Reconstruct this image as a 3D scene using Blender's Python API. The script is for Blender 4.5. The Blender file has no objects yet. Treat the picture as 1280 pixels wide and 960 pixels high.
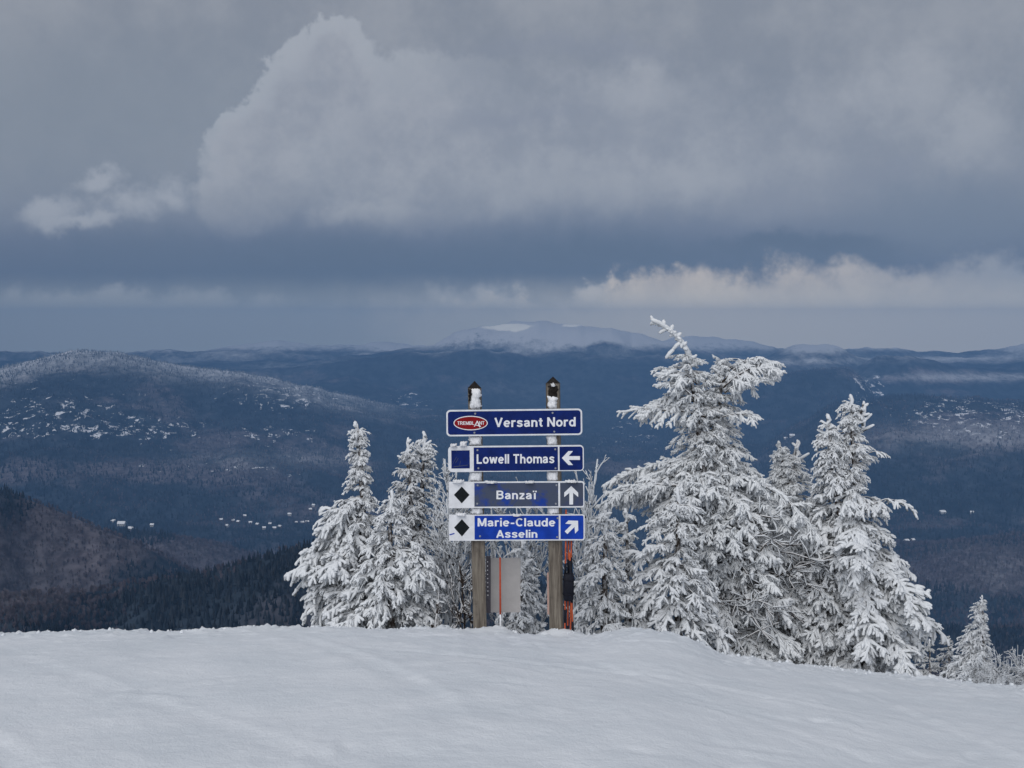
import bpy, math, random
import numpy as np
from mathutils import Vector, Matrix

rng = np.random.default_rng(7)
random.seed(7)
S = bpy.context.scene
COL = S.collection
R = math.radians

# ------------------------------------------------------------------ camera
EYE = 1.65                      # eye height above the snow under the camera
F = 1400.0                      # focal length in photo pixels (photo is 1280 wide)
HOR = 415.0                     # photo row of eye level
PITCH = math.atan((480 - HOR) / F)
cd = bpy.data.cameras.new('camera')
cam = bpy.data.objects.new('camera', cd)
COL.objects.link(cam)
cam.location = (0, 0, EYE)
cam.rotation_euler = (math.pi / 2 - PITCH, 0, 0)
cd.sensor_width = 36.0
cd.lens = 36.0 * F / 1280.0
cd.clip_start = 0.05
cd.clip_end = 120000
S.camera = cam
CP, SP = math.cos(PITCH), math.sin(PITCH)


def P(X, Y, dist):
    """world point seen at photo pixel (X, Y) standing at world y = dist"""
    a = (np.asarray(X, float) - 640) / F
    b = (480 - np.asarray(Y, float)) / F
    dx, dy, dz = a, CP + b * SP, -SP + b * CP
    t = dist / dy
    return np.stack([dx * t, dy * t, EYE + dz * t], -1)


# ------------------------------------------------------------------ render / view
S.render.engine = 'CYCLES'
S.cycles.use_denoising = True
S.cycles.max_bounces = 7
S.cycles.diffuse_bounces = 5
S.cycles.volume_bounces = 0
S.cycles.transparent_max_bounces = 8
S.view_settings.view_transform = 'Standard'
S.view_settings.look = 'None'
S.view_settings.exposure = 0.0
S.view_settings.gamma = 1.0


def lin(r, g, b):
    def f(c):
        c /= 255.0
        return c / 12.92 if c <= 0.04045 else ((c + 0.055) / 1.055) ** 2.4
    return (f(r), f(g), f(b), 1.0)


# ------------------------------------------------------------------ sun
SUN_EL, SUN_AZ = R(42), R(200)          # behind the camera, veiled by cloud
sl = bpy.data.lights.new('sun', 'SUN')
sl.energy = 1.95
sl.angle = R(60)
sl.color = (1.0, 0.98, 0.96)
sun = bpy.data.objects.new('sun', sl)
COL.objects.link(sun)
sd = Vector((math.sin(SUN_AZ) * math.cos(SUN_EL), math.cos(SUN_AZ) * math.cos(SUN_EL), math.sin(SUN_EL)))
sun.rotation_euler = sd.to_track_quat('Z', 'Y').to_euler()
sun.location = sd * 50


# ------------------------------------------------------------------ node expression helper
class E:
    """tiny wrapper that builds Math nodes from python expressions"""
    def __init__(s, nt, sock):
        s.nt, s.s = nt, sock

    def _m(s, op, *args):
        n = s.nt.nodes.new('ShaderNodeMath')
        n.operation = op
        for i, a in enumerate((s,) + args):
            if isinstance(a, E):
                s.nt.links.new(a.s, n.inputs[i])
            else:
                n.inputs[i].default_value = a
        return E(s.nt, n.outputs[0])

    def __add__(s, o): return s._m('ADD', o)
    def __sub__(s, o): return s._m('SUBTRACT', o)
    def __mul__(s, o): return s._m('MULTIPLY', o)
    def __truediv__(s, o): return s._m('DIVIDE', o)
    __radd__ = __add__
    __rmul__ = __mul__

    def max(s, o): return s._m('MAXIMUM', o)
    def min(s, o): return s._m('MINIMUM', o)
    def smax(s, o, k): return s._m('SMOOTH_MAX', o, k)
    def sqrt(s): return s._m('SQRT')
    def pow(s, p): return s._m('POWER', p)
    def neg(s): return s * -1.0

    def step(s, a, b, interp='SMOOTHSTEP'):
        n = s.nt.nodes.new('ShaderNodeMapRange')
        n.interpolation_type = interp
        s.nt.links.new(s.s, n.inputs[0])
        n.inputs[1].default_value = a
        n.inputs[2].default_value = b
        return E(s.nt, n.outputs[0])


def mixc(nt, fac, a, b, mode='MIX'):
    n = nt.nodes.new('ShaderNodeMix')
    n.data_type = 'RGBA'
    n.blend_type = mode
    for k, v in ((0, fac), (6, a), (7, b)):
        if isinstance(v, E):
            nt.links.new(v.s, n.inputs[k])
        elif hasattr(v, 'is_output'):
            nt.links.new(v, n.inputs[k])
        else:
            n.inputs[k].default_value = v
    return n.outputs[2]


def noise(nt, vec, scale, detail=4, rough=0.55, dist=0.0):
    n = nt.nodes.new('ShaderNodeTexNoise')
    n.inputs['Scale'].default_value = scale
    n.inputs['Detail'].default_value = detail
    n.inputs['Roughness'].default_value = rough
    n.inputs['Distortion'].default_value = dist
    if vec is not None:
        nt.links.new(vec, n.inputs['Vector'])
    return n


# ------------------------------------------------------------------ world: storm clouds over a Nishita sky
W = bpy.data.worlds.new('World')
S.world = W
W.use_nodes = True
wt = W.node_tree
wt.nodes.clear()
tc = wt.nodes.new('ShaderNodeTexCoord')
dvec = tc.outputs['Generated']
sep = wt.nodes.new('ShaderNodeSeparateXYZ')
wt.links.new(dvec, sep.inputs[0])
dx, dy, dz = (E(wt, sep.outputs[i]) for i in range(3))
den = dy.max(0.22)
PX0 = dx / den * F + 640.0
PY0 = (dz / den * F).neg() + HOR
nA = noise(wt, dvec, 7.0, 6, 0.55)
nB = noise(wt, dvec, 22.0, 5, 0.6)
nC = noise(wt, dvec, 55.0, 4, 0.6)
sA = wt.nodes.new('ShaderNodeSeparateColor'); wt.links.new(nA.outputs['Color'], sA.inputs[0])
sB = wt.nodes.new('ShaderNodeSeparateColor'); wt.links.new(nB.outputs['Color'], sB.inputs[0])
a1, a2, a3 = (E(wt, sA.outputs[i]) - 0.5 for i in range(3))
b1, b2, b3 = (E(wt, sB.outputs[i]) - 0.5 for i in range(3))
c1 = E(wt, nC.outputs[0]) - 0.5
nD = noise(wt, dvec, 140.0, 3, 0.6)
d1 = E(wt, nD.outputs[0]) - 0.5
PX = PX0 + a1 * 110.0 + b1 * 70.0 + c1 * 26.0
PY = PY0 + a2 * 80.0 + b2 * 56.0 + c1 * 22.0


def ell(cx, cy, rx, ry, px=None, py=None):
    u = ((px or PX) - cx) / rx
    v = ((py or PY) - cy) / ry
    return (u * u + v * v).sqrt().neg() + 1.0


def union(lst, k=0.15):
    e = lst[0]
    for f in lst[1:]:
        e = e.smax(f, k)
    return e


# base: grey sheet that darkens to slate blue low down, then the hazy horizon
ramp = wt.nodes.new('ShaderNodeValToRGB')
vv = (dz / den * F + b2 * 26.0 + a2 * 60.0).step(-60.0, 460.0, 'LINEAR')
wt.links.new(vv.s, ramp.inputs[0])
cr = ramp.color_ramp
while len(cr.elements) < 8:
    cr.elements.new(0.5)
for el_, (pos, c) in zip(cr.elements, [
        (0.00, (118, 130, 149)), (0.12, (118, 130, 149)), (0.17, (108, 121, 142)), (0.235, (98, 111, 135)),
        (0.33, (106, 118, 141)), (0.43, (125, 134, 151)), (0.62, (139, 146, 158)), (0.97, (147, 152, 161))]):
    el_.position = pos
    el_.color = lin(*c)
col = ramp.outputs[0]
# broad uneven layers in the overcast
sheet = (a3 * 1.5 + b3 * 0.9 + c1 * 0.35 + d1 * 0.15 + 0.5).step(0.15, 0.85)
upper = PY0.step(330.0, 150.0)
col = mixc(wt, upper * 0.32, col, mixc(wt, sheet, lin(116, 126, 142), lin(170, 173, 180)))
# slightly greener clear-ish field upper left
m = ell(130, 150, 420, 170).step(0.0, 0.9)
col = mixc(wt, m * 0.75, col, lin(133, 142, 154))
# slate band
m = union([ell(330, 335, 560, 55), ell(760, 325, 240, 48), ell(1010, 318, 200, 36)]).step(-0.05, 0.75)
col = mixc(wt, m * (sheet * -0.25 + 0.92), col, lin(96, 111, 133))
m = ell(1190, 270, 200, 80).step(0.0, 0.8)
col = mixc(wt, m * 0.7, col, lin(118, 130, 148))
# big cumulus
fine = b3 * 0.30 + c1 * 0.16 + d1 * 0.08
big = union([ell(425, 110, 80, 85), ell(560, 185, 230, 125), ell(345, 225, 85, 70), ell(385, 140, 85, 75), ell(335, 190, 75, 60), ell(420, 70, 50, 45), ell(300, 260, 60, 45),
             ell(800, 165, 210, 115), ell(520, 275, 130, 34), ell(1010, 190, 280, 120)], 0.25) + a3 * 0.22 + fine
soft = PX0.step(560.0, 330.0) * 0.75 + PY0.step(170.0, 40.0) * 0.25          # crisp on the upper left shoulder, melting elsewhere
m = ((big + 0.02) * (soft * 1.3 + 1.35)).step(0.0, 0.95) * (PY0 + b2 * 50.0 + c1 * 26.0).step(318.0, 215.0)
side = PX0.step(1300.0, 520.0)
shade = (a3 * 1.5 + b1 * 1.3 + c1 * 0.6 + d1 * 0.3 + 0.5).step(0.1, 0.9)
body = mixc(wt, shade, lin(146, 152, 164), lin(164, 168, 177))
col = mixc(wt, m * (side * 0.55 + 0.4), col, body)
rim = ((big * 4.0).step(-0.02, 0.5)) * (big.step(0.62, 0.10)) * (PX0.step(720.0, 380.0)) * (PY0.step(280.0, 120.0))
col = mixc(wt, rim * 0.6, col, lin(178, 183, 191))
# lit billows in the body
bl = union([ell(790, 105, 85, 38), ell(700, 235, 230, 50), ell(860, 215, 100, 60), ell(470, 262, 80, 28), ell(1140, 110, 90, 70), ell(1210, 160, 70, 55)], 0.2) + b3 * 1.0 + c1 * 0.5 + a1 * 0.4
col = mixc(wt, bl.step(-0.1, 1.0) * 0.6, col, lin(168, 172, 180))
dk = union([ell(640, 150, 120, 20), ell(960, 255, 140, 26), ell(720, 60, 200, 22), ell(1080, 225, 120, 20)], 0.2) + b2 * 1.1 + c1 * 0.5
col = mixc(wt, dk.step(-0.1, 1.0) * 0.55, col, lin(136, 143, 158))
# dark ragged base over the lit gap
db = union([ell(760, 328, 220, 26), ell(600, 345, 240, 34), ell(1000, 308, 200, 22), ell(420, 345, 260, 34)], 0.25) + b3 * 0.7 + c1 * 0.5 + d1 * 0.2
col = mixc(wt, db.step(-0.05, 0.8) * 0.65, col, lin(93, 108, 130))
# small ragged cloud at left
sm = union([ell(66, 274, 50, 24), ell(170, 264, 75, 30), ell(215, 255, 40, 28), ell(125, 236, 40, 16), ell(110, 282, 90, 16)], 0.25) + b3 * 0.9 + c1 * 0.6 + d1 * 0.25
col = mixc(wt, sm.step(-0.1, 0.95) * 0.95, col, lin(165, 170, 180))
# pale murk low along the horizon
col = mixc(wt, (PY0 + b2 * 24.0 + a2 * 30.0).step(365.0, 418.0) * 0.8, col, lin(130, 140, 156))
# cloud wisps over the far ridges
lo = union([ell(40, 402, 150, 26), ell(230, 396, 150, 20), ell(380, 402, 160, 24), ell(120, 380, 240, 20), ell(640, 400, 130, 18), ell(760, 385, 70, 16), ell(600, 388, 70, 24), ell(540, 404, 70, 17), ell(390, 394, 80, 16), ell(470, 408, 140, 18), ell(290, 384, 90, 18),
            ell(180, 404, 120, 18), ell(700, 394, 70, 16), ell(740, 362, 28, 12)], 0.3) + b3 * 0.8 + c1 * 0.6 + d1 * 0.25
col = mixc(wt, lo.step(-0.40, 0.6) * 0.9, col, lin(160, 166, 178))
hl = union([ell(600, 384, 42, 12), ell(740, 360, 26, 12), ell(560, 398, 60, 11), ell(505, 408, 50, 9), ell(690, 384, 40, 12), ell(640, 376, 36, 10)], 0.2) + b3 * 1.0 + c1 * 0.6
col = mixc(wt, hl.step(-0.25, 0.8) * 0.75, col, lin(205, 200, 198))
# warm gap to the right, a ragged bank of lit cloud under the dark base
wb = union([ell(860, 375, 110, 32), ell(980, 372, 130, 40), ell(1110, 370, 130, 42), ell(1260, 365, 140, 52), ell(790, 362, 40, 14), ell(960, 402, 300, 34), ell(850, 366, 100, 28), ell(1010, 388, 190, 42), ell(1220, 392, 160, 46)], 0.3) + b3 * 0.55 + c1 * 0.45 + a1 * 0.5 + d1 * 0.2
wfade = PX0.step(1330.0, 880.0)
warm = mixc(wt, wfade, lin(158, 164, 175), mixc(wt, (b1 * 1.2 + c1 + 0.5).step(0.1, 0.9), lin(186, 180, 178), lin(222, 210, 198)))
col = mixc(wt, wb.step(-0.10, 0.62) * 0.92, col, warm)
# bright low cloud standing behind the far ridges
col = mixc(wt, (PY0 + b2 * 14.0 + c1 * 8.0).step(338.0, 402.0) * 0.94, col, mixc(wt, (PX0 + a1 * 300.0 + b1 * 160.0).step(380.0, 860.0), lin(180, 184, 182), lin(242, 234, 217)))
sky = wt.nodes.new('ShaderNodeTexSky')
sky.sky_type = 'NISHITA'
sky.sun_disc = False
sky.sun_elevation = SUN_EL
sky.sun_rotation = SUN_AZ
sky.altitude = 800
skm = wt.nodes.new('ShaderNodeVectorMath'); skm.operation = 'SCALE'
wt.links.new(sky.outputs[0], skm.inputs[0]); skm.inputs['Scale'].default_value = 0.1
cm = wt.nodes.new('ShaderNodeVectorMath'); cm.operation = 'SCALE'
col = mixc(wt, 0.95, skm.outputs[0], col)
bg = wt.nodes.new('ShaderNodeBackground')
wt.links.new(col, bg.inputs[0])
bg.inputs[1].default_value = 1.0
wo = wt.nodes.new('ShaderNodeOutputWorld')
wt.links.new(bg.outputs[0], wo.inputs[0])


# ------------------------------------------------------------------ materials
def new_mat(name):
    m = bpy.data.materials.new(name)
    m.use_nodes = True
    nt = m.node_tree
    bs = nt.nodes['Principled BSDF']
    return m, nt, bs


def plain(name, c, rough=0.5, var=0.15, scale=20.0, bump=0.0, bscale=80.0, metal=0.0):
    m, nt, bs = new_mat(name)
    bs.inputs['Specular IOR Level'].default_value = 0.18
    tcn = nt.nodes.new('ShaderNodeTexCoord')
    n = noise(nt, tcn.outputs['Object'], scale, 5, 0.6)
    dark = tuple(x * (1 - var) for x in c[:3]) + (1,)
    lite = tuple(min(1, x * (1 + var)) for x in c[:3]) + (1,)
    nt.links.new(mixc(nt, E(nt, n.outputs[0]).step(0.3, 0.7), dark, lite), bs.inputs['Base Color'])
    bs.inputs['Roughness'].default_value = rough
    bs.inputs['Metallic'].default_value = metal
    if bump:
        n2 = noise(nt, tcn.outputs['Object'], bscale, 4)
        b = nt.nodes.new('ShaderNodeBump')
        b.inputs['Strength'].default_value = bump
        b.inputs['Distance'].default_value = 0.01
        nt.links.new(n2.outputs[0], b.inputs['Height'])
        nt.links.new(b.outputs[0], bs.inputs['Normal'])
    return m


def snow_mat():
    m, nt, bs = new_mat('snow')
    tcn = nt.nodes.new('ShaderNodeTexCoord')
    n = noise(nt, tcn.outputs['Object'], 1.3, 5, 0.6)
    nt.links.new(mixc(nt, E(nt, n.outputs[0]).step(0.3, 0.7), (0.715, 0.755, 0.80, 1), (0.795, 0.825, 0.865, 1)), bs.inputs['Base Color'])
    bs.inputs['Roughness'].default_value = 0.75
    bs.inputs['Specular IOR Level'].default_value = 0.2
    n2 = noise(nt, tcn.outputs['Object'], 9, 6, 0.65)
    n3 = noise(nt, tcn.outputs['Object'], 70, 3, 0.7)
    h = E(nt, n2.outputs[0]) * 0.7 + E(nt, n3.outputs[0]) * 0.25
    b = nt.nodes.new('ShaderNodeBump')
    b.inputs['Strength'].default_value = 0.55
    b.inputs['Distance'].default_value = 0.05
    nt.links.new(h.s, b.inputs['Height'])
    nt.links.new(b.outputs[0], bs.inputs['Normal'])
    return m


def rime_mat(name, white, under, lo, hi, scale=26.0):
    """rime ice packed on the upper and windward faces, needles and bark left bare below"""
    m, nt, bs = new_mat(name)
    g = nt.nodes.new('ShaderNodeNewGeometry')
    sp = nt.nodes.new('ShaderNodeSeparateXYZ')
    nt.links.new(g.outputs['Normal'], sp.inputs[0])
    n = noise(nt, g.outputs['Position'], scale, 4, 0.65)
    nn = E(nt, n.outputs[0]) - 0.5
    cov = (E(nt, sp.outputs[2]) - E(nt, sp.outputs[1]) * 0.35 + nn * 1.5).step(lo, hi)
    c = mixc(nt, cov, under, white)
    nt.links.new(c, bs.inputs['Base Color'])
    bs.inputs['Roughness'].default_value = 0.8
    bs.inputs['Specular IOR Level'].default_value = 0.15
    n2 = noise(nt, g.outputs['Position'], 110, 3, 0.7)
    b = nt.nodes.new('ShaderNodeBump')
    b.inputs['Strength'].default_value = 0.6
    b.inputs['Distance'].default_value = 0.012
    nt.links.new(n2.outputs[0], b.inputs['Height'])
    nt.links.new(b.outputs[0], bs.inputs['Normal'])
    return m


def wood_mat():
    m, nt, bs = new_mat('weathered_wood')
    tcn = nt.nodes.new('ShaderNodeTexCoord')
    mp = nt.nodes.new('ShaderNodeMapping')
    mp.inputs['Scale'].default_value = (38, 38, 2.2)
    nt.links.new(tcn.outputs['Object'], mp.inputs[0])
    n = noise(nt, mp.outputs[0], 1.0, 6, 0.65, 0.6)
    n2 = noise(nt, tcn.outputs['Object'], 7, 4, 0.6)
    n3 = noise(nt, tcn.outputs['Object'], 34, 3, 0.6)
    c = mixc(nt, E(nt, n.outputs[0]).step(0.3, 0.7), (0.075, 0.06, 0.048, 1), (0.24, 0.21, 0.17, 1))
    c = mixc(nt, E(nt, n2.outputs[0]).step(0.52, 0.75) * 0.7, c, (0.05, 0.04, 0.033, 1))
    c = mixc(nt, E(nt, n3.outputs[0]).step(0.70, 0.76), c, (0.012, 0.01, 0.01, 1))
    nt.links.new(c, bs.inputs['Base Color'])
    bs.inputs['Roughness'].default_value = 0.85
    b = nt.nodes.new('ShaderNodeBump')
    b.inputs['Strength'].default_value = 0.6
    b.inputs['Distance'].default_value = 0.01
    nt.links.new(n.outputs[0], b.inputs['Height'])
    nt.links.new(b.outputs[0], bs.inputs['Normal'])
    return m


def mottled_mat(name, c1_, c2_, lo, hi, scale):
    m, nt, bs = new_mat(name)
    tcn = nt.nodes.new('ShaderNodeTexCoord')
    n = noise(nt, tcn.outputs['Object'], scale, 5, 0.62, 0.4)
    nt.links.new(mixc(nt, E(nt, n.outputs[0]).step(lo, hi), c1_, c2_), bs.inputs['Base Color'])
    bs.inputs['Roughness'].default_value = 0.5
    bs.inputs['Specular IOR Level'].default_value = 0.18
    return m


M = {}
M['snow'] = snow_mat()
M['rime'] = rime_mat('rime_on_needles', (0.80, 0.825, 0.855, 1), (0.06, 0.066, 0.054, 1), -0.88, -0.06)
M['rime_heavy'] = rime_mat('thick_rime', (0.81, 0.835, 0.86, 1), (0.17, 0.17, 0.16, 1), -1.35, -0.5)
M['rime_thin'] = rime_mat('thin_rime', (0.74, 0.76, 0.78, 1), (0.035, 0.042, 0.036, 1), -0.35, 0.6)
M['rime_twig'] = rime_mat('rime_on_bare_twigs', (0.72, 0.75, 0.785, 1), (0.05, 0.04, 0.035, 1), -0.7, 0.15, 14.0)
M['bark'] = rime_mat('bark_with_rime', (0.75, 0.76, 0.78, 1), (0.05, 0.037, 0.03, 1), 0.15, 0.7, 18.0)
M['wood'] = wood_mat()
M['stuck_snow'] = plain('stuck_snow', (0.83, 0.84, 0.87), 0.8, 0.06, 30, 0.7, 60)
M['white'] = plain('white_sign_paint', (0.74, 0.75, 0.78), 0.45, 0.07, 14)
M['letter'] = plain('white_letter_film', (0.80, 0.81, 0.84), 0.45, 0.05, 30)
M['navy'] = plain('navy_sign_film', (0.003, 0.016, 0.125), 0.38, 0.2, 9)
M['blue'] = plain('blue_sign_film', (0.006, 0.045, 0.36), 0.4, 0.2, 9)
M['mottled'] = mottled_mat('faded_blue_film', (0.062, 0.078, 0.125, 1), (0.010, 0.045, 0.29, 1), 0.43, 0.60, 5.5)
M['slate'] = mottled_mat('faded_grey_film', (0.062, 0.076, 0.115, 1), (0.02, 0.04, 0.18, 1), 0.48, 0.80, 5.0)
M['red'] = plain('dark_red_film', (0.23, 0.004, 0.008), 0.4, 0.15, 20)
M['black'] = plain('black_film', (0.006, 0.009, 0.011), 0.4, 0.3, 30)
M['screw'] = plain('screw_metal', (0.32, 0.33, 0.36), 0.45, 0.2, 90, 0, 80, 0.6)
M['grey_board'] = plain('grey_board', (0.40, 0.385, 0.38), 0.7, 0.06, 12, 0.1)
M['channel'] = plain('channel_metal', (0.10, 0.095, 0.115), 0.5, 0.2, 30)
M['orange'] = plain('orange_paint', (0.44, 0.09, 0.035), 0.5, 0.25, 30)
M['redpole'] = plain('red_orange_paint', (0.50, 0.075, 0.03), 0.5, 0.2, 30)
M['rubber'] = plain('black_rubber', (0.008, 0.009, 0.016), 0.6, 0.3, 30)
M['pink'] = plain('faded_pink_board', (0.62, 0.42, 0.36), 0.7, 0.1, 12)


# ------------------------------------------------------------------ mesh helpers
def mesh_np(name, V, T, mat=None, smooth=True, mats=None, midx=None):
    """mesh from numpy verts and triangles / quads"""
    V = np.ascontiguousarray(V, np.float32)
    T = np.ascontiguousarray(T, np.int32)
    k = T.shape[1]
    me = bpy.data.meshes.new(name)
    me.vertices.add(len(V)); me.vertices.foreach_set('co', V.ravel())
    me.loops.add(T.size); me.loops.foreach_set('vertex_index', T.ravel())
    me.polygons.add(len(T))
    me.polygons.foreach_set('loop_start', np.arange(0, T.size, k, dtype=np.int32))
    me.polygons.foreach_set('loop_total', np.full(len(T), k, np.int32))
    for mm in (mats or ([mat] if mat else [])):
        me.materials.append(mm)
    if midx is not None:
        me.polygons.foreach_set('material_index', np.asarray(midx, np.int32))
    me.polygons.foreach_set('use_smooth', np.full(len(T), smooth, bool))
    me.update(calc_edges=True)
    return me


def link(name, me, parent=None, loc=(0, 0, 0)):
    o = bpy.data.objects.new(name, me)
    COL.objects.link(o)
    o.location = loc
    if parent is not None:
        o.parent = parent
    return o


def thing(name, label, cat, loc, group=None):
    o = bpy.data.objects.new(name, None)
    COL.objects.link(o)
    o.empty_display_size = 0.2
    o.location = loc
    o['label'] = label
    o['category'] = cat
    if group:
        o['group'] = group
    return o


class Acc:
    """collects triangles"""
    def __init__(s):
        s.V, s.T, s.n = [], [], 0

    def add(s, V, T):
        s.V.append(np.asarray(V, float)); s.T.append(np.asarray(T) + s.n); s.n += len(V)

    def out(s):
        return np.concatenate(s.V), np.concatenate(s.T)

    def build(s, name, mat, parent=None, origin=(0, 0, 0), smooth=True):
        V, T = s.out()
        return link(name, mesh_np(name, V - np.asarray(origin), T, mat, smooth), parent)


def tube(pts, rad, sides=5, cap=True):
    pts = np.asarray(pts, float); rad = np.asarray(rad, float); n = len(pts)
    tan = np.gradient(pts, axis=0)
    tan /= np.linalg.norm(tan, axis=1)[:, None] + 1e-12
    ref = np.array([0, 0, 1.0]) if abs(tan[:, 2]).mean() < 0.8 else np.array([0, 1.0, 0])
    u = np.cross(tan, ref); u /= np.linalg.norm(u, axis=1)[:, None] + 1e-12
    v = np.cross(u, tan)
    a = np.arange(sides) * 2 * math.pi / sides
    V = (pts[:, None] + rad[:, None, None] * (np.cos(a)[None, :, None] * u[:, None] + np.sin(a)[None, :, None] * v[:, None])).reshape(-1, 3)
    i = np.arange(n - 1)[:, None] * sides; j = np.arange(sides)[None]; j2 = (j + 1) % sides
    A, B, C_, D = i + j, i + j2, i + sides + j2, i + sides + j
    T = np.concatenate([np.stack([A, C_, B], -1).reshape(-1, 3), np.stack([A, D, C_], -1).reshape(-1, 3)])
    if cap:
        tip = pts[-1] + tan[-1] * rad[-1] * 0.9
        V = np.concatenate([V, [tip, pts[0] - tan[0] * rad[0] * 0.3]])
        e = (n - 1) * sides
        j = np.arange(sides); j2 = (j + 1) % sides
        T = np.concatenate([T, np.stack([e + j, np.full(sides, n * sides), e + j2], -1), np.stack([j, j2, np.full(sides, n * sides + 1)], -1)])
    return V, T


# ------------------------------------------------------------------ noise fields
def _hash(ix, iy, s):
    h = (ix.astype(np.int64) * 374761393 + iy.astype(np.int64) * 668265263 + s * 974634777) & 0x7fffffff
    h = ((h ^ (h >> 13)) * 1274126177) & 0x7fffffff
    return ((h ^ (h >> 16)) & 0xffff) / 65535.0


def vnoise(x, y, s=0):
    ix, iy = np.floor(x), np.floor(y)
    fx, fy = x - ix, y - iy
    fx = fx * fx * (3 - 2 * fx); fy = fy * fy * (3 - 2 * fy)
    a, b = _hash(ix, iy, s), _hash(ix + 1, iy, s)
    c, d = _hash(ix, iy + 1, s), _hash(ix + 1, iy + 1, s)
    return (a * (1 - fx) + b * fx) * (1 - fy) + (c * (1 - fx) + d * fx) * fy - 0.5


def fbm(x, y, s=0, o=4, g=0.5):
    r = 0; a = 1
    for k in range(o):
        r = r + a * vnoise(x * 2 ** k + 17.3 * k, y * 2 ** k - 9.1 * k, s + k); a *= g
    return r


# ------------------------------------------------------------------ the snow slope at our feet
CR = np.array([(-400, 800), (-100, 795), (0, 793), (60, 791), (110, 788), (150, 789), (250, 788), (300, 785), (345, 784), (380, 783),
               (430, 784), (480, 787), (520, 788), (560, 786), (600, 793), (650, 794), (690, 797), (720, 798), (745, 794), (770, 789),
               (800, 788), (825, 790), (850, 795), (880, 806), (905, 819), (940, 824), (1000, 832), (1060, 838), (1140, 846), (1200, 852),
               (1280, 860), (1400, 868), (1700, 880)], float)


CRS = np.stack([np.arange(-400, 1701, 20), [np.interp(np.arange(c - 260, c + 261, 20), CR[:, 0], CR[:, 1]).mean() for c in range(-400, 1701, 20)]], -1)


def ground(x, y, detail=True):
    x = np.asarray(x, float); y = np.asarray(y, float)
    yy = np.maximum(y, 0.8)
    X = np.clip(640 + F * x / yy, -400, 1700)
    Xs = X
    cy = np.interp(Xs, CR[:, 0], CR[:, 1])
    for d in (-14, -7, 7, 14):
        cy = cy + np.interp(Xs + d, CR[:, 0], CR[:, 1])
    cy /= 5
    b = (480 - cy) / F
    s = (-SP + b * CP) / (CP + b * SP)
    Yc = 11.55 - 0.35 * np.exp(-((X - 810) / 90) ** 2) + 0.4 * np.exp(-((X - 100) / 300) ** 2)
    zc = EYE + Yc * s
    def prof(s_, zc_):
        mm = zc_ / Yc
        q = (s_ - mm) / 4
        return (mm - q) * yy + q * yy * (yy / Yc) ** 4
    b2_ = (480 - np.interp(X, CRS[:, 0], CRS[:, 1])) / F
    s2 = (-SP + b2_ * CP) / (CP + b2_ * SP)
    wgt = np.clip((yy / Yc - 0.70) / 0.28, 0, 1)
    wgt = wgt * wgt * (3 - 2 * wgt)
    z = prof(s2, EYE + Yc * s2) * (1 - wgt) + prof(s, zc) * wgt
    dd = y - Yc
    k = 0.10
    d1 = (0.52 + s) / (2 * k)
    zb = np.where(dd < d1, zc + s * dd - k * dd * dd, zc + s * d1 - k * d1 * d1 - 0.52 * (dd - d1))
    z = np.where(y > Yc, zb, z)
    z = z * np.clip(y / 0.8, 0, 1)
    if detail:
        near = np.exp(-((y - Yc) / 1.6) ** 2)
        z = z + 0.04 * fbm(x / 2.2, y / 2.2, 3, 3) * np.clip((Yc + 1 - y) / 4, 0.25, 1)
        z = z + 0.011 * fbm(x / 0.42 + 0.8 * vnoise(x, y, 8), y / 0.42, 5, 5, 0.66)
        z = z + 0.075 * near * np.maximum(0, fbm(x / 0.13, y / 0.3, 9, 4, 0.7) - 0.16) * np.clip(0.5 + 2.2 * fbm(x / 1.1, y, 29, 2), 0, 1.5) + 0.045 * near * fbm(x / 0.9, y / 0.8, 13, 4, .6)
        # ski tracks and scuffs in the packed snow
        rt = np.random.default_rng(31)
        flat = np.clip((10.9 - y) / 1.5, 0, 1)
        for k_ in range(30):
            ang, off, w = rt.normal(0, .75), rt.uniform(-6, 6), rt.uniform(.05, .09)
            dep, cv, ph = rt.uniform(.003, .008), rt.uniform(.1, .5), rt.uniform(0, 6)
            p = x * math.cos(ang) - (y - 7.5) * math.sin(ang) - off + cv * np.sin(y * .6 + ph)
            q_ = x * math.sin(ang) + (y - 7.5) * math.cos(ang)
            on_ = flat * np.clip(1.5 * np.sin(q_ * rt.uniform(.3, .8) + ph) + .5, 0, 1)
            z = z - on_ * dep * np.clip(1.6 - np.abs(p) / w, 0, 1) + on_ * dep * .8 * np.exp(-((p - 1.7 * w) / (.5 * w)) ** 2)
        z = z + .016 * flat * np.clip(fbm(x / .5, y / .5, 77, 4, .7) - .12, 0, 1)
        for k_ in range(55):
            cx_, cy_, an_ = rt.uniform(-6, 6), rt.uniform(4.8, 11.0), rt.uniform(0, 3.14)
            la, lb, dp = rt.uniform(.08, .35), rt.uniform(.03, .07), rt.uniform(.004, .013)
            u_ = ((x - cx_) * math.cos(an_) + (y - cy_) * math.sin(an_)) / la
            v_ = (-(x - cx_) * math.sin(an_) + (y - cy_) * math.cos(an_)) / lb
            z = z - dp * np.exp(-u_ ** 2 - v_ ** 2) + dp * .9 * np.exp(-u_ ** 2 - (v_ - 1.7) ** 2 * 1.5)
        z = z + near * 0.06 * np.maximum(0, fbm(x / .075, y / .11, 55, 2, .6) - .13)
        # snow banked against the posts
        for px_, w_ in ((-0.32, .22), (0.47, .22), (.58, .2), (-.12, .14)):
            z = z + 0.05 * np.exp(-((x - px_) / w_) ** 2 - ((y - 11.42) / .22) ** 2)
    return z


def axis(segs):
    out = []
    for a, b, st in segs:
        out.append(np.arange(a, b, st))
    return np.concatenate(out + [[segs[-1][1]]])


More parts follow.
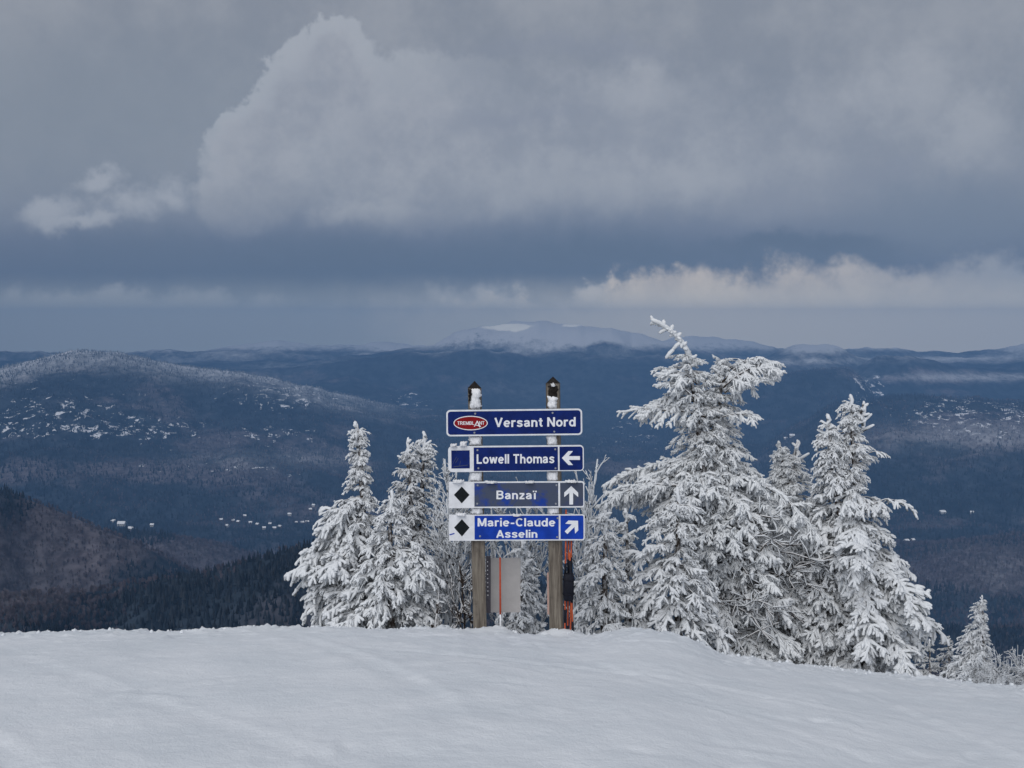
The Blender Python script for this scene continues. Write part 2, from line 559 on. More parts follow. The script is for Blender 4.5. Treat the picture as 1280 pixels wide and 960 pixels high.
gx = axis([(-70, -20, 2.5), (-20, -9, 0.5), (-9, 9, 0.032), (9, 20, 0.5), (20, 70, 2.5)])
gy = axis([(-60, -4, 2.0), (-4, 3.5, 0.3), (3.5, 9.5, 0.05), (9.5, 13.5, 0.032), (13.5, 18, 0.25), (18, 46, 1.0)])
GX, GY = np.meshgrid(gx, gy)
GZ = ground(GX, GY)
V = np.stack([GX, GY, GZ], -1).reshape(-1, 3)
nx, ny = len(gx), len(gy)
ii = (np.arange(ny - 1)[:, None] * nx + np.arange(nx - 1)[None]).ravel()
Q = np.stack([ii, ii + 1, ii + nx + 1, ii + nx], -1)
g = link('snow_slope', mesh_np('snow_slope', V, Q, M['snow']))
g['kind'] = 'structure'
g['label'] = 'smooth trampled snow slope of the summit in the foreground'

# ------------------------------------------------------------------ the valley and its hills
VAL = -600.0
# silhouette points (photo pixels), distance, width in front, width behind
RIDGES = [
    dict(p=[(-500, 745), (0, 762), (100, 754), (160, 742), (240, 734), (300, 722), (345, 706), (390, 698), (450, 705), (600, 730), (900, 800), (1100, 850)], D=880, wf=330, wb=160, d=60),
    dict(p=[(-500, 560), (-100, 590), (0, 612), (60, 634), (120, 660), (150, 672), (170, 680), (205, 697), (240, 718), (290, 745), (400, 800)], D=1550, wf=520, wb=320, d=120),
    dict(p=[(-300, 700), (100, 672), (150, 668), (200, 673), (260, 684), (310, 700), (370, 716), (450, 730), (700, 740)], D=2250, wf=380, wb=300, d=80),
    dict(p=[(-800, 480), (-150, 470), (0, 464), (50, 450), (100, 442), (150, 443), (200, 452), (250, 460), (300, 465), (350, 475), (400, 488), (450, 500), (520, 513), (600, 520), (700, 530), (830, 560), (1000, 600)], D=6000, wf=1750, wb=900, d=250),
    dict(p=[(250, 560), (360, 486), (385, 479), (405, 473), (430, 470), (470, 475), (500, 482), (560, 490), (650, 498), (760, 500), (860, 496), (960, 500), (1100, 520)], D=7100, wf=1200, wb=800, d=150),
    dict(p=[(-500, 440), (-100, 452), (100, 450), (200, 447), (255, 438), (300, 429), (350, 424), (400, 431), (440, 434), (480, 427), (520, 431), (560, 440), (620, 447), (800, 455)], D=10200, wf=1300, wb=700, d=150),
    dict(p=[(380, 452), (480, 441), (545, 431), (556, 424), (572, 415), (600, 409), (640, 406), (680, 405), (720, 407), (770, 414), (810, 422), (850, 432), (930, 446)], D=8800, wf=1150, wb=900, d=200),
    dict(p=[(250, 470), (330, 462), (430, 452), (500, 440), (530, 444), (600, 436), (660, 441), (720, 438), (770, 448), (820, 442), (870, 449), (960, 452), (1100, 462)], D=7800, wf=900, wb=500, d=160),
    dict(p=[(740, 440), (800, 430), (840, 423), (880, 420), (930, 427), (975, 435), (1100, 452)], D=9500, wf=1100, wb=800, d=180),
    dict(p=[(900, 462), (960, 445), (980, 436), (992, 431), (1030, 430), (1048, 434), (1062, 441), (1100, 452), (1200, 470)], D=8200, wf=1100, wb=900, d=200),
    dict(p=[(1020, 480), (1075, 456), (1100, 447), (1125, 443), (1150, 446), (1195, 457), (1240, 462), (1300, 468), (1500, 480)], D=7600, wf=1000, wb=800, d=200),
    dict(p=[(930, 448), (1050, 438), (1130, 438), (1190, 441), (1240, 436), (1290, 429), (1400, 424), (1800, 430)], D=9900, wf=1500, wb=700, d=150),
    dict(p=[(760, 540), (900, 492), (950, 478), (1000, 466), (1040, 461), (1062, 461), (1078, 470), (1092, 490), (1110, 520), (1200, 545)], D=6300, wf=1000, wb=600, d=150),
    dict(p=[(950, 560), (1040, 506), (1090, 498), (1150, 496), (1200, 500), (1280, 507), (1400, 512), (1800, 520)], D=5000, wf=1500, wb=700, d=200),
    dict(p=[(900, 760), (1040, 700), (1120, 687), (1200, 681), (1280, 673), (1400, 665), (1800, 650)], D=2650, wf=1050, wb=350, d=120),
]


def sil(pts, X):
    p = np.array(pts, float)
    y = np.interp(X, p[:, 0], p[:, 1])
    for d in (-6, 6):
        y = y + np.interp(X + d, p[:, 0], p[:, 1])
    return y / 3


def terrain(x, y):
    r = np.hypot(x, y)
    az = np.arctan2(x, y)
    azc = np.clip(az, -1.0, 1.0)
    X = 640 + F * np.tan(azc)
    ca = np.cos(azc)
    z = np.full_like(r, VAL) + 14 * fbm(x / 420, y / 420, 40, 3)
    zn = -1.5 - 0.52 * (r - 12) - 1.6
    far = np.clip((np.abs(az) - 1.0) / 0.6, 0, 1)
    zn = zn * (1 - far) + (-2.0 - 0.25 * np.maximum(r - 30, 0)) * far
    wob = fbm(az * 14, r / 900, 21, 3)
    n1 = fbm(x / 700, y / 700, 50, 5, 0.52)
    n2 = fbm(x / 160, y / 160, 60, 3, 0.5)
    K = 18.0
    zs = [np.maximum(z, zn)]
    for i, rd in enumerate(RIDGES):
        D = rd['D'] + rd['d'] * 2.0 * fbm(az * 9 + i * 7, az * 0 + i, 70 + i, 3)
        b = (480 - sil(rd['p'], X)) / F
        b = b + (3.2 / F) * (fbm(X / 26, X * 0 + i, 120 + i, 4, .6) if i > 2 else 0)
        zc = EYE + D * ca * (-SP + b * CP) / (CP + b * SP)
        h = np.maximum(zc - VAL, 0)
        t = np.where(r < D, (D - r) / rd['wf'], (r - D) / rd['wb'])
        prof = 1 / (1 + t ** 2.2 * 0.9 + 0.35 * t ** 4)
        gul = np.clip(t * 1.4, 0, 1)
        zz = VAL + h * prof * (1 + 0.42 * n1 * gul) + rd['d'] * 0.12 * n2 * np.clip(t * 2, 0.12, 1)
        zs.append(zz - 40 * np.clip(t - 2.5, 0, 10))
    Zs = np.stack(zs)
    mx = Zs.max(0)
    return mx + K * np.log(np.exp((Zs - mx) / K).sum(0)) * np.clip((r - 500) / 800, 0, 1)* 0.25


def hit(X, Y, r0=500, r1=20000):
    """first place where the sight line through a photo pixel meets the terrain"""
    d = P(X, Y, 1.0) - np.array([0, 0, EYE])
    ys = np.geomspace(r0, r1, 6000)
    px, py, pz = d[0] * ys, d[1] * ys, EYE + d[2] * ys
    tz = terrain(px, py)
    k = np.argmax(pz < tz)
    if pz[k] >= tz[k]:
        return None
    return np.array([px[k], py[k], tz[k]])


az = np.concatenate([np.linspace(-math.pi, -0.62, 50)[:-1], np.linspace(-0.62, 0.62, 720), np.linspace(0.62, math.pi, 50)[1:]])
rr = np.concatenate([[22, 40, 80, 160, 300], np.geomspace(420, 10900, 420), [11200]])
AZ, RR = np.meshgrid(az, rr)
TX, TY = RR * np.sin(AZ), RR * np.cos(AZ)
TZ = terrain(TX, TY)
na, nr = len(az), len(rr)
ii = (np.arange(nr - 1)[:, None] * na + np.arange(na - 1)[None]).ravel()
Q = np.stack([ii, ii + 1, ii + na + 1, ii + na], -1)
me = mesh_np('valley_terrain', np.stack([TX, TY, TZ], -1).reshape(-1, 3), Q)
PXv = 640 + F * np.tan(np.clip(AZ, -1.2, 1.2))
PYv = HOR - F * (TZ - EYE) / np.maximum(RR * np.cos(np.clip(AZ, -1.2, 1.2)), 1)


def blob(cx, cy, rx, ry, r0, r1):
    """where a patch of land cover lies, found on the photo and kept on the ground between two distances"""
    return np.exp(-((PXv - cx) / rx) ** 2 - ((PYv - cy) / ry) ** 2) * ((RR > r0) & (RR < r1))


cliff = (blob(40, 552, 125, 62, 4200, 6500) * 1.1 + blob(110, 520, 60, 14, 4200, 6500) + blob(170, 535, 80, 12, 4200, 6500) + blob(350, 495, 70, 16, 4200, 6600)
         + blob(340, 545, 50, 14, 4200, 6500) * .8 + blob(1085, 480, 20, 24, 4500, 7000) * 1.3 + blob(1230, 520, 90, 22, 3500, 5400) * 0.9
         + blob(1180, 508, 30, 10, 3500, 5400) * .8 + blob(510, 500, 30, 14, 5000, 7000) * .6 + blob(600, 520, 90, 12, 3000, 7000) * .3
         + blob(290, 585, 180, 18, 3000, 6000) * .35 + blob(790, 545, 60, 30, 3000, 6500) * .4 + blob(1250, 530, 60, 14, 3500, 5400) * .6)
cliff = np.minimum(cliff, 0.72)
s3 = sil(RIDGES[3]['p'], PXv.ravel()).reshape(PXv.shape)
frost_mist = (np.clip((s3 + 34 - PYv) / 38, 0, 1) * ((RR > 4300) & (RR < 6450)) * np.clip((560 - PXv) / 140, 0, 1) * 0.68
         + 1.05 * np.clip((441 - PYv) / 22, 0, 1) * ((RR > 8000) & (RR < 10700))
         + 0.5 * blob(1010, 434, 50, 8, 7500, 9000) + .24 * np.clip((RR - 6200) / 1500, 0, 1) * np.clip(.6 + 1.6 * fbm(TX / 800, TY / 500, 35, 4), 0, 1.6) + .35 * np.clip((450 - PYv) / 20, 0, 1) * np.clip((RR - 8100) / 600, 0, 1) * (RR < 11000) + .42 * np.clip((456 - PYv) / 18, 0, 1) * ((RR > 7000) & (RR <= 8100)) * np.clip(.5 + 2 * fbm(TX / 500, TY / 900, 33, 3), 0, 1) + .45 * blob(1165, 449, 120, 5, 8000, 11000) + .35 * blob(1235, 472, 110, 5, 5500, 8300) + .5 * blob(1010, 452, 60, 4, 7000, 9500) + .42 * blob(1200, 545, 140, 22, 3000, 5300) + .18 * blob(25, 722, 60, 36, 700, 2000) + .2 * blob(1255, 718, 45, 36, 1200, 2800) + .3 * blob(330, 575, 140, 16, 3000, 6000) + .25 * blob(1200, 470, 150, 8, 6000, 15000))  # hill frost, with mist over the far ridges painted in as paler cover
lit = 1.2 * blob(636, 409, 34, 4.2, 8000, 10700) + blob(712, 407, 22, 2.2, 8000, 10700) * 0.9 + blob(645, 428, 8, 3, 8000, 10700) * .6  # sunlit strip on the far summit, painted into the ground colour
bare = (blob(90, 665, 130, 60, 900, 2000) + blob(240, 695, 90, 22, 1700, 2700) * 1.2 + blob(30, 730, 110, 50, 700, 2000) * 1.0
        + blob(1200, 540, 130, 26, 3000, 5300) + blob(1215, 715, 120, 40, 1200, 2800) + blob(230, 590, 170, 22, 3000, 6000) * .6
        + blob(320, 555, 130, 20, 3000, 6500) * .5 + blob(1200, 470, 150, 8, 6000, 15000) * .7 + blob(780, 588, 60, 16, 2500, 6000) * .7
        + blob(1150, 655, 70, 10, 2500, 4000) * .6 + blob(500, 640, 300, 14, 2500, 4500) * .4)
for nm, a in (('cliff', cliff), ('frost_mist', frost_mist), ('lit', lit), ('bare', bare)):
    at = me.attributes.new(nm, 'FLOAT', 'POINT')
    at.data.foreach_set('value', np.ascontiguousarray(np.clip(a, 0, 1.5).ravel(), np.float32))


def attr(nt, name):
    n = nt.nodes.new('ShaderNodeAttribute')
    n.attribute_name = name
    return E(nt, n.outputs['Fac'])


m, nt, bs = new_mat('forested_hills')
g = nt.nodes.new('ShaderNodeNewGeometry')
pos = g.outputs['Position']
mp = nt.nodes.new('ShaderNodeMapping'); mp.inputs['Scale'].default_value = (1, 0.55, 1.3)
nt.links.new(pos, mp.inputs[0])
nb = noise(nt, pos, 1 / 420, 5, 0.6)
nf = noise(nt, mp.outputs[0], 1 / 55, 5, 0.7)
ng = noise(nt, mp.outputs[0], 1 / 16, 3, 0.7)
ns = noise(nt, mp.outputs[0], 1 / 48, 6, 0.72, 0.8)
vb, vf, vg, vs = (E(nt, k.outputs[0]) for k in (nb, nf, ng, ns))
conif = mixc(nt, vf.step(0.35, 0.65), (0.012, 0.019, 0.028, 1), (0.040, 0.054, 0.072, 1))
decid = mixc(nt, vg.step(0.3, 0.7), (0.06, 0.052, 0.06, 1), (0.15, 0.138, 0.155, 1))
bm = (attr(nt, 'bare') * 0.75 + (vb - 0.5) * 2.2 + (vf - 0.5) * 0.7).step(0.12, 0.5)
c = mixc(nt, bm, conif, decid)
fm = (attr(nt, 'frost_mist') + (vb - 0.5) * 1.6 * attr(nt, 'frost_mist') + (vf - 0.5) * 1.9 * attr(nt, 'frost_mist') + (vg - 0.5) * 0.8 * attr(nt, 'frost_mist')).step(0.05, 0.9)
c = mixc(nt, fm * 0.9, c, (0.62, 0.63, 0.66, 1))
cm_ = ((vs - 0.5) * 2.6 + (vg - 0.5) * 0.8 + attr(nt, 'cliff') * 0.46).step(0.47, 0.60)
c = mixc(nt, cm_ * attr(nt, 'cliff').step(0.02, 0.3), c, (0.80, 0.81, 0.84, 1))
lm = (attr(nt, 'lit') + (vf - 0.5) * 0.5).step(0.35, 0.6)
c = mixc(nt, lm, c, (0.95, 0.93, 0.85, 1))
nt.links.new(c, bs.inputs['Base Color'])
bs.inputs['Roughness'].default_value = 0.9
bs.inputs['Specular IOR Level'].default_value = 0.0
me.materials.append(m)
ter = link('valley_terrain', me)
ter['kind'] = 'structure'
ter['label'] = 'wooded valley and hills falling away far below the summit'


# ---- forests: masses nobody could count, instanced on points
def cone_tree(kind):
    a = Acc()
    if kind == 'conifer':
        for z0, z1, r0 in ((0.08, 0.62, 0.20), (0.34, 0.82, 0.145), (0.6, 1.0, 0.09)):
            k = 7; an = np.arange(k) * 2 * math.pi / k
            rj = r0 * (0.8 + 0.4 * rng.random(k))
            Vv = np.concatenate([np.stack([np.cos(an) * rj, np.sin(an) * rj, np.full(k, z0) + 0.04 * rng.random(k)], -1), [[0, 0, z1]]])
            a.add(Vv, [(i, (i + 1) % k, k) for i in range(k)])
        a.add(*tube([(0, 0, -0.1), (0, 0, 0.3)], [0.025, 0.02], 4))
    else:
        a.add(*tube([(0, 0, -0.1), (0, 0, 0.5), (0.02, 0, 0.9)], [0.03, 0.02, 0.01], 3))
        for i in range(13):
            th = i * 2.4; z0 = 0.22 + 0.04 * i; L = 0.18 + 0.16 * math.sin(math.pi * min(1, i / 12 + .2))
            p0 = np.array([0, 0, z0]); p1 = p0 + np.array([math.cos(th) * L * 0.7, math.sin(th) * L * 0.7, L * 1.0])
            a.add(*tube([p0, (p0 + p1) / 2 + [0, 0, -0.02], p1], [0.016, 0.034, 0.008], 3))
    return a.out()


def forest(name, pts, scl, tint, kind, label):
    V_, T_ = cone_tree(kind)
    tm = mesh_np(name + '_tree', V_, T_, None, False)
    mt, nt, bs = new_mat(name + '_foliage')
    at = nt.nodes.new('ShaderNodeAttribute'); at.attribute_type = 'INSTANCER'; at.attribute_name = 'tint'
    nt.links.new(at.outputs['Color'], bs.inputs['Base Color'])
    bs.inputs['Roughness'].default_value = 0.9
    bs.inputs['Specular IOR Level'].default_value = 0.0
    tm.materials.append(mt)
    to = bpy.data.objects.new(name + '_tree', tm)          # only a source for the instances, never linked
    pm = bpy.data.meshes.new(name)
    pm.vertices.add(len(pts)); pm.vertices.foreach_set('co', np.ascontiguousarray(pts, np.float32).ravel())
    a = pm.attributes.new('size', 'FLOAT', 'POINT'); a.data.foreach_set('value', np.ascontiguousarray(scl, np.float32))
    a = pm.attributes.new('tint', 'FLOAT_COLOR', 'POINT')
    a.data.foreach_set('color', np.ascontiguousarray(np.concatenate([tint, np.ones((len(tint), 1))], 1), np.float32).ravel())
    pm.materials.append(mt)
    ob = link(name, pm)
    ob['kind'] = 'stuff'
    ob['label'] = label
    ng_ = bpy.data.node_groups.new(name + '_nodes', 'GeometryNodeTree')
    ng_.interface.new_socket('Geometry', in_out='INPUT', socket_type='NodeSocketGeometry')
    ng_.interface.new_socket('Geometry', in_out='OUTPUT', socket_type='NodeSocketGeometry')
    gi = ng_.nodes.new('NodeGroupInput'); go = ng_.nodes.new('NodeGroupOutput')
    oi = ng_.nodes.new('GeometryNodeObjectInfo'); oi.inputs['Object'].default_value = to
    ip = ng_.nodes.new('GeometryNodeInstanceOnPoints')
    na_ = ng_.nodes.new('GeometryNodeInputNamedAttribute'); na_.data_type = 'FLOAT'; na_.inputs['Name'].default_value = 'size'
    rv = ng_.nodes.new('FunctionNodeRandomValue'); rv.data_type = 'FLOAT_VECTOR'
    rv.inputs[0].default_value = (-0.06, -0.06, 0); rv.inputs[1].default_value = (0.06, 0.06, 6.28)
    L = ng_.links.new
    L(gi.outputs[0], ip.inputs['Points']); L(oi.outputs['Geometry'], ip.inputs['Instance'])
    L(na_.outputs[0], ip.inputs['Scale']); L(rv.outputs[0], ip.inputs['Rotation'])
    L(ip.outputs[0], go.inputs[0])
    md = ob.modifiers.new('scatter', 'NODES'); md.node_group = ng_
    return ob


def fields(x, y):
    """interpolate the land cover fields of the terrain grid at world points"""
    a = np.arctan2(x, y); r = np.hypot(x, y)
    ia = np.interp(a, az, np.arange(na)); ir = np.interp(r, rr, np.arange(nr))
    i, j = np.round(ir).astype(int), np.round(ia).astype(int)
    return bare[i, j], frost_mist[i, j], cliff[i, j]


NP = 230000
ra = rng.uniform(-0.50, 0.50, NP)
rD = np.exp(rng.uniform(math.log(560), math.log(6400), NP) * 1.0)
keep = rng.random(NP) < np.clip(0.5 + rD / 4500, 0, 1)
ra, rD = ra[keep], rD[keep]
fx, fy = rD * np.sin(ra), rD * np.cos(ra)
fz = terrain(fx, fy)
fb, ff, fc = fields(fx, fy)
bn = fbm(fx / 260, fy / 260, 90, 4, 0.6)
is_bare = (fb * 0.8 + bn * 0.9 + 0.22 * (rng.random(len(fx)) - 0.5)) > 0.30
drop = ((fc > 0.35) & (rng.random(len(fx)) < 0.55 * np.clip(fc, 0, 1))) | (is_bare & (rng.random(len(fx)) < .25))
pt = np.stack([fx, fy, fz - 0.3], -1)
n_ = len(fx)
base_c = np.stack([np.full(n_, .012), np.full(n_, .018), np.full(n_, .026)], -1) * rng.uniform(0.5, 1.7, (n_, 1))
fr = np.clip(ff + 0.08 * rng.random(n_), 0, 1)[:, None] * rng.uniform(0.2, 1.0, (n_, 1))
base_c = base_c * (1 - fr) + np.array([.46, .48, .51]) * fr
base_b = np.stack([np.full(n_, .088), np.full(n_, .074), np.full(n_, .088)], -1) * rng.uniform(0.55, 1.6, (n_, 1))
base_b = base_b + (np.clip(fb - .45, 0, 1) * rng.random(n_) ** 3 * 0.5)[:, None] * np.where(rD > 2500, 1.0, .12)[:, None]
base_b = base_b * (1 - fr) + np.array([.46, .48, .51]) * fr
k = ~is_bare & ~drop
forest('conifer_forest', pt[k], (4 + 12 * rng.random(k.sum()) ** 1.6) * np.clip(rD[k] / 2200, .55, 1.0), base_c[k], 'conifer', 'dark conifer woods covering the valley and hillsides')
k = is_bare & ~drop
forest('bare_forest', pt[k], rng.uniform(7, 15, k.sum()) * np.clip(rD[k] / 2600, .5, 1.0), base_b[k], 'bare', 'leafless purple brown woods on the valley slopes')

# ---- haze
hz = bpy.data.meshes.new('haze')
x0, x1, y0, y1, z0, z1 = -11300, 11300, -11300, 11300, -760, 230
hz.from_pydata([(x0, y0, z0), (x1, y0, z0), (x1, y1, z0), (x0, y1, z0), (x0, y0, z1), (x1, y0, z1), (x1, y1, z1), (x0, y1, z1)], [],
               [(0, 3, 2, 1), (4, 5, 6, 7), (0, 1, 5, 4), (1, 2, 6, 5), (2, 3, 7, 6), (3, 0, 4, 7)])
mt = bpy.data.materials.new('haze'); mt.use_nodes = True
nt = mt.node_tree; nt.nodes.clear()
pv = nt.nodes.new('ShaderNodeVolumePrincipled')
pv.inputs['Color'].default_value = (0.175, 0.36, 0.69, 1)
pv.inputs['Density'].default_value = 1.25e-4
pv.inputs['Anisotropy'].default_value = -0.3
on = nt.nodes.new('ShaderNodeOutputMaterial')
nt.links.new(pv.outputs[0], on.inputs['Volume'])
hz.materials.append(mt)
ho = link('haze', hz)
ho['kind'] = 'stuff'
ho['label'] = 'blue winter haze filling the valley air'


# ------------------------------------------------------------------ houses in the valley
def box(a, x0, x1, y0, y1, z0, z1):
    Vv = [(x0, y0, z0), (x1, y0, z0), (x1, y1, z0), (x0, y1, z0), (x0, y0, z1), (x1, y0, z1), (x1, y1, z1), (x0, y1, z1)]
    a.add(Vv, [(0, 2, 1), (0, 3, 2), (4, 5, 6), (4, 6, 7), (0, 1, 5), (0, 5, 4), (1, 2, 6), (1, 6, 5), (2, 3, 7), (2, 7, 6), (3, 0, 4), (3, 4, 7)])


M['house_wall'] = plain('pale_house_wall', (0.45, 0.44, 0.43), 0.7, 0.1, 0.5)
M['house_dark'] = plain('brown_house_wall', (0.16, 0.12, 0.10), 0.7, 0.2, 0.5)
M['roof_snow'] = plain('snow_on_roof', (0.85, 0.86, 0.88), 0.8, 0.04, 0.5)
M['window'] = plain('dark_window', (0.02, 0.025, 0.035), 0.2, 0.2, 0.5)


def house(loc, w, d, h, rz, dark, label, group):
    t = thing('house', label, 'house', tuple(loc), group)
    t.rotation_euler = (0, 0, rz)
    a = Acc(); box(a, -w / 2, w / 2, -d / 2, d / 2, -4, h)
    a.add([(-w / 2, -d / 2, h), (-w / 2, d / 2, h), (-w / 2, 0, h + d * .38)], [(0, 1, 2)])
    a.add([(w / 2, -d / 2, h), (w / 2, d / 2, h), (w / 2, 0, h + d * .38)], [(0, 2, 1)])
    wl = a.build('wall', M['house_dark' if dark else 'house_wall'], t, smooth=False)
    a = Acc()
    o = 0.8
    for s in (-1, 1):
        y1_, z1_ = s * (d / 2 + o), h - o * .76
        Vv = [(-w / 2 - o, y1_, z1_), (w / 2 + o, y1_, z1_), (w / 2 + o, 0, h + d * .38 + .1), (-w / 2 - o, 0, h + d * .38 + .1)]
        Vv += [(p[0], p[1], p[2] + .7) for p in Vv]
        a.add(Vv, [(0, 2, 1), (0, 3, 2), (4, 5, 6), (4, 6, 7), (0, 1, 5), (0, 5, 4), (1, 2, 6), (1, 6, 5), (2, 3, 7), (2, 7, 6), (3, 0, 4), (3, 4, 7)])
    rf = a.build('roof', M['roof_snow'], t, smooth=False)
    a = Acc(); box(a, w * .2, w * .2 + 1, -.5, .5, h + d * .2, h + d * .38 + 2.4)
    a.build('chimney', M['house_dark'], rf, smooth=False)
    nwin = max(2, int(w / 5))
    wm_ = None
    for i in range(nwin):
        if wm_ is None:
            a = Acc(); box(a, -.9, .9, -.06, .06, -1.0, 1.0)
            wm_ = mesh_np('window', *a.out(), M['window'], False)
        link('window', wm_, t, (-w / 2 + (i + .5) * w / nwin, -d / 2 - .05, h * .55))
    return t


HL = [  # photo x, y, width px, dark, label, group
    (152, 657, 9, 0, 'large pale valley lodge with snowy roof at the left hill foot', None),
    (164, 663, 8, 0, 'long low white building just below the pale valley lodge', None),
    (142, 653, 5, 0, 'small white house on the left end of the lodge cluster', None),
    (190, 658, 4, 0, 'lone small white house right of the lodge cluster', None),
    (990, 546, 6, 0, 'square pale house on the wooded slope left of the twin-tipped spruce', None),
    (982, 549, 4, 0, 'smaller low house beside the square pale house on the slope', None),
    (1178, 642, 7, 0, 'bright white house alone on the right valley side', None),
    (1215, 642, 3, 0, 'tiny narrow house right of the bright white house', None),
    (1133, 678, 6, 0, 'low white house beside the right spruce near the valley floor', None),
    (1141, 677, 4, 1, 'small brown house right of the low white house', None),
]
vl = 'small snow-roofed village house, %s from the left in the row along the valley floor'
ORD = 'first second third fourth fifth sixth seventh eighth ninth tenth eleventh twelfth thirteenth fourteenth fifteenth sixteenth seventeenth'.split()
for iq, q in enumerate(((276, 654), (284, 656), (291, 653), (298, 657), (306, 651), (313, 656), (322, 654), (330, 658), (338, 655), (343, 664), (350, 662), (362, 649), (371, 651), (378, 654), (384, 650), (388, 641), (392, 634))):
    HL.append((q[0], q[1] + rng.uniform(-5, 4), rng.uniform(1.8, 4.6), int(rng.random() < .6), vl % ORD[iq], 'village houses in the valley'))
for X, Y, wp, dark, lab, gr in HL:
    p = hit(X, Y)
    if p is None:
        continue
    sc_ = p[1] / F
    w = wp * sc_
    house(p, max(w, 8), max(min(w * .7, 14), 7), max(4.5, min(8, w * .3)), rng.uniform(-.5, .5), dark, lab, gr)


# ------------------------------------------------------------------ rimed spruces
def unit(v):
    return v / (np.linalg.norm(v) + 1e-12)


def knob(n, r, amp, tip=0.55):
    t = np.linspace(0, 1, n)
    return r * (1 - (1 - tip) * t ** 2) * (1 + amp * rng.uniform(-1, 1, n))


def sprig(nf, thick, sides, seg, droop, fl, wild=0.35):
    """one frosted spray of twigs, unit length along +X"""
    a = Acc()
    n = seg + 2
    t = np.linspace(0, 1, n)
    w1, w2 = rng.uniform(0, 6, 2)
    ax_f = lambda q: np.stack([q, 0.07 * np.sin(q * 4 + w1) - .07 * math.sin(w1), -droop * q ** 2 + 0.04 * np.sin(q * 5 + w2) - .04 * math.sin(w2)], -1)
    a.add(*tube(ax_f(t), knob(n, thick, 0.35, 0.7), sides))
    for i in range(nf):
        tt = rng.uniform(0.05, 0.93)
        p0 = ax_f(np.array([tt]))[0]
        an = rng.uniform(0.45, 1.15) * rng.choice([-1, 1])
        roll = rng.normal(0, wild * 1.6)
        L = fl * (1.1 - 0.75 * tt) * rng.uniform(0.5, 1.25)
        d = np.array([math.cos(an), math.sin(an) * math.cos(roll), math.sin(an) * math.sin(roll) - rng.uniform(-.1, .35)])
        d = unit(d)
        q = np.linspace(0, 1, seg + 1)[:, None]
        pts = p0 + d * L * q + np.array([0.15, 0, -0.45]) * L * q ** 2 + rng.normal(0, .03, (seg + 1, 3)) * L
        a.add(*tube(pts, knob(seg + 1, thick * rng.uniform(.7, 1.1), 0.4, 0.65), sides))
    return a.out()


SPR = {
    'snowy': [sprig(int(rng.integers(8, 14)), rng.uniform(.06, .098), 5, 3, rng.uniform(.1, .4), rng.uniform(.36, .5)) for _ in range(22)],
    'coral': [sprig(int(rng.integers(11, 16)), rng.uniform(.052, .08), 4, 2, rng.uniform(0, .2), rng.uniform(.3, .44), .7) for _ in range(22)],
    'fine': [sprig(9, 0.06, 4, 2, 0.12, 0.5) for _ in range(10)],
}


SPR_OBJ, SPR_ID = {}, {}
for kd_, lst_ in SPR.items():
    SPR_OBJ[kd_] = []
    for q_, t_ in enumerate(lst_):
        SPR_ID[id(t_)] = (kd_, q_)
        SPR_OBJ[kd_].append(bpy.data.objects.new('spray', mesh_np('spray', *t_)))      # sources for the instances, never linked


class Crown(Acc):
    """solid rime fingers plus the list of sprays that make up a crown"""
    def __init__(s):
        super().__init__()
        s.ins = []

    def build_crown(s, name, mat, parent, origin):
        V, T = s.out()
        V = V - np.asarray(origin)
        nv = len(V)
        P_ = np.array([q[2] for q in s.ins]) - np.asarray(origin)
        me_ = mesh_np(name, np.concatenate([V, P_]), T, mat)
        z_ = np.zeros(nv)
        for nm, dt, vals in (('size', 'FLOAT', np.concatenate([z_, [q[4] for q in s.ins]])), ('pick', 'INT', np.concatenate([z_, [q[1] for q in s.ins]]))):
            a_ = me_.attributes.new(nm, dt, 'POINT')
            a_.data.foreach_set('value', np.ascontiguousarray(vals, np.float32 if dt == 'FLOAT' else np.int32))
        a_ = me_.attributes.new('turn', 'FLOAT_VECTOR', 'POINT')
        a_.data.foreach_set('vector', np.ascontiguousarray(np.concatenate([np.zeros((nv, 3)), np.array([q[3] for q in s.ins])]), np.float32).ravel())
        o = link(name, me_, parent)
        md = o.modifiers.new('sprays', 'NODES')
        md.node_group = spray_nodes(s.ins[0][0], mat)
        return o


_sn = {}


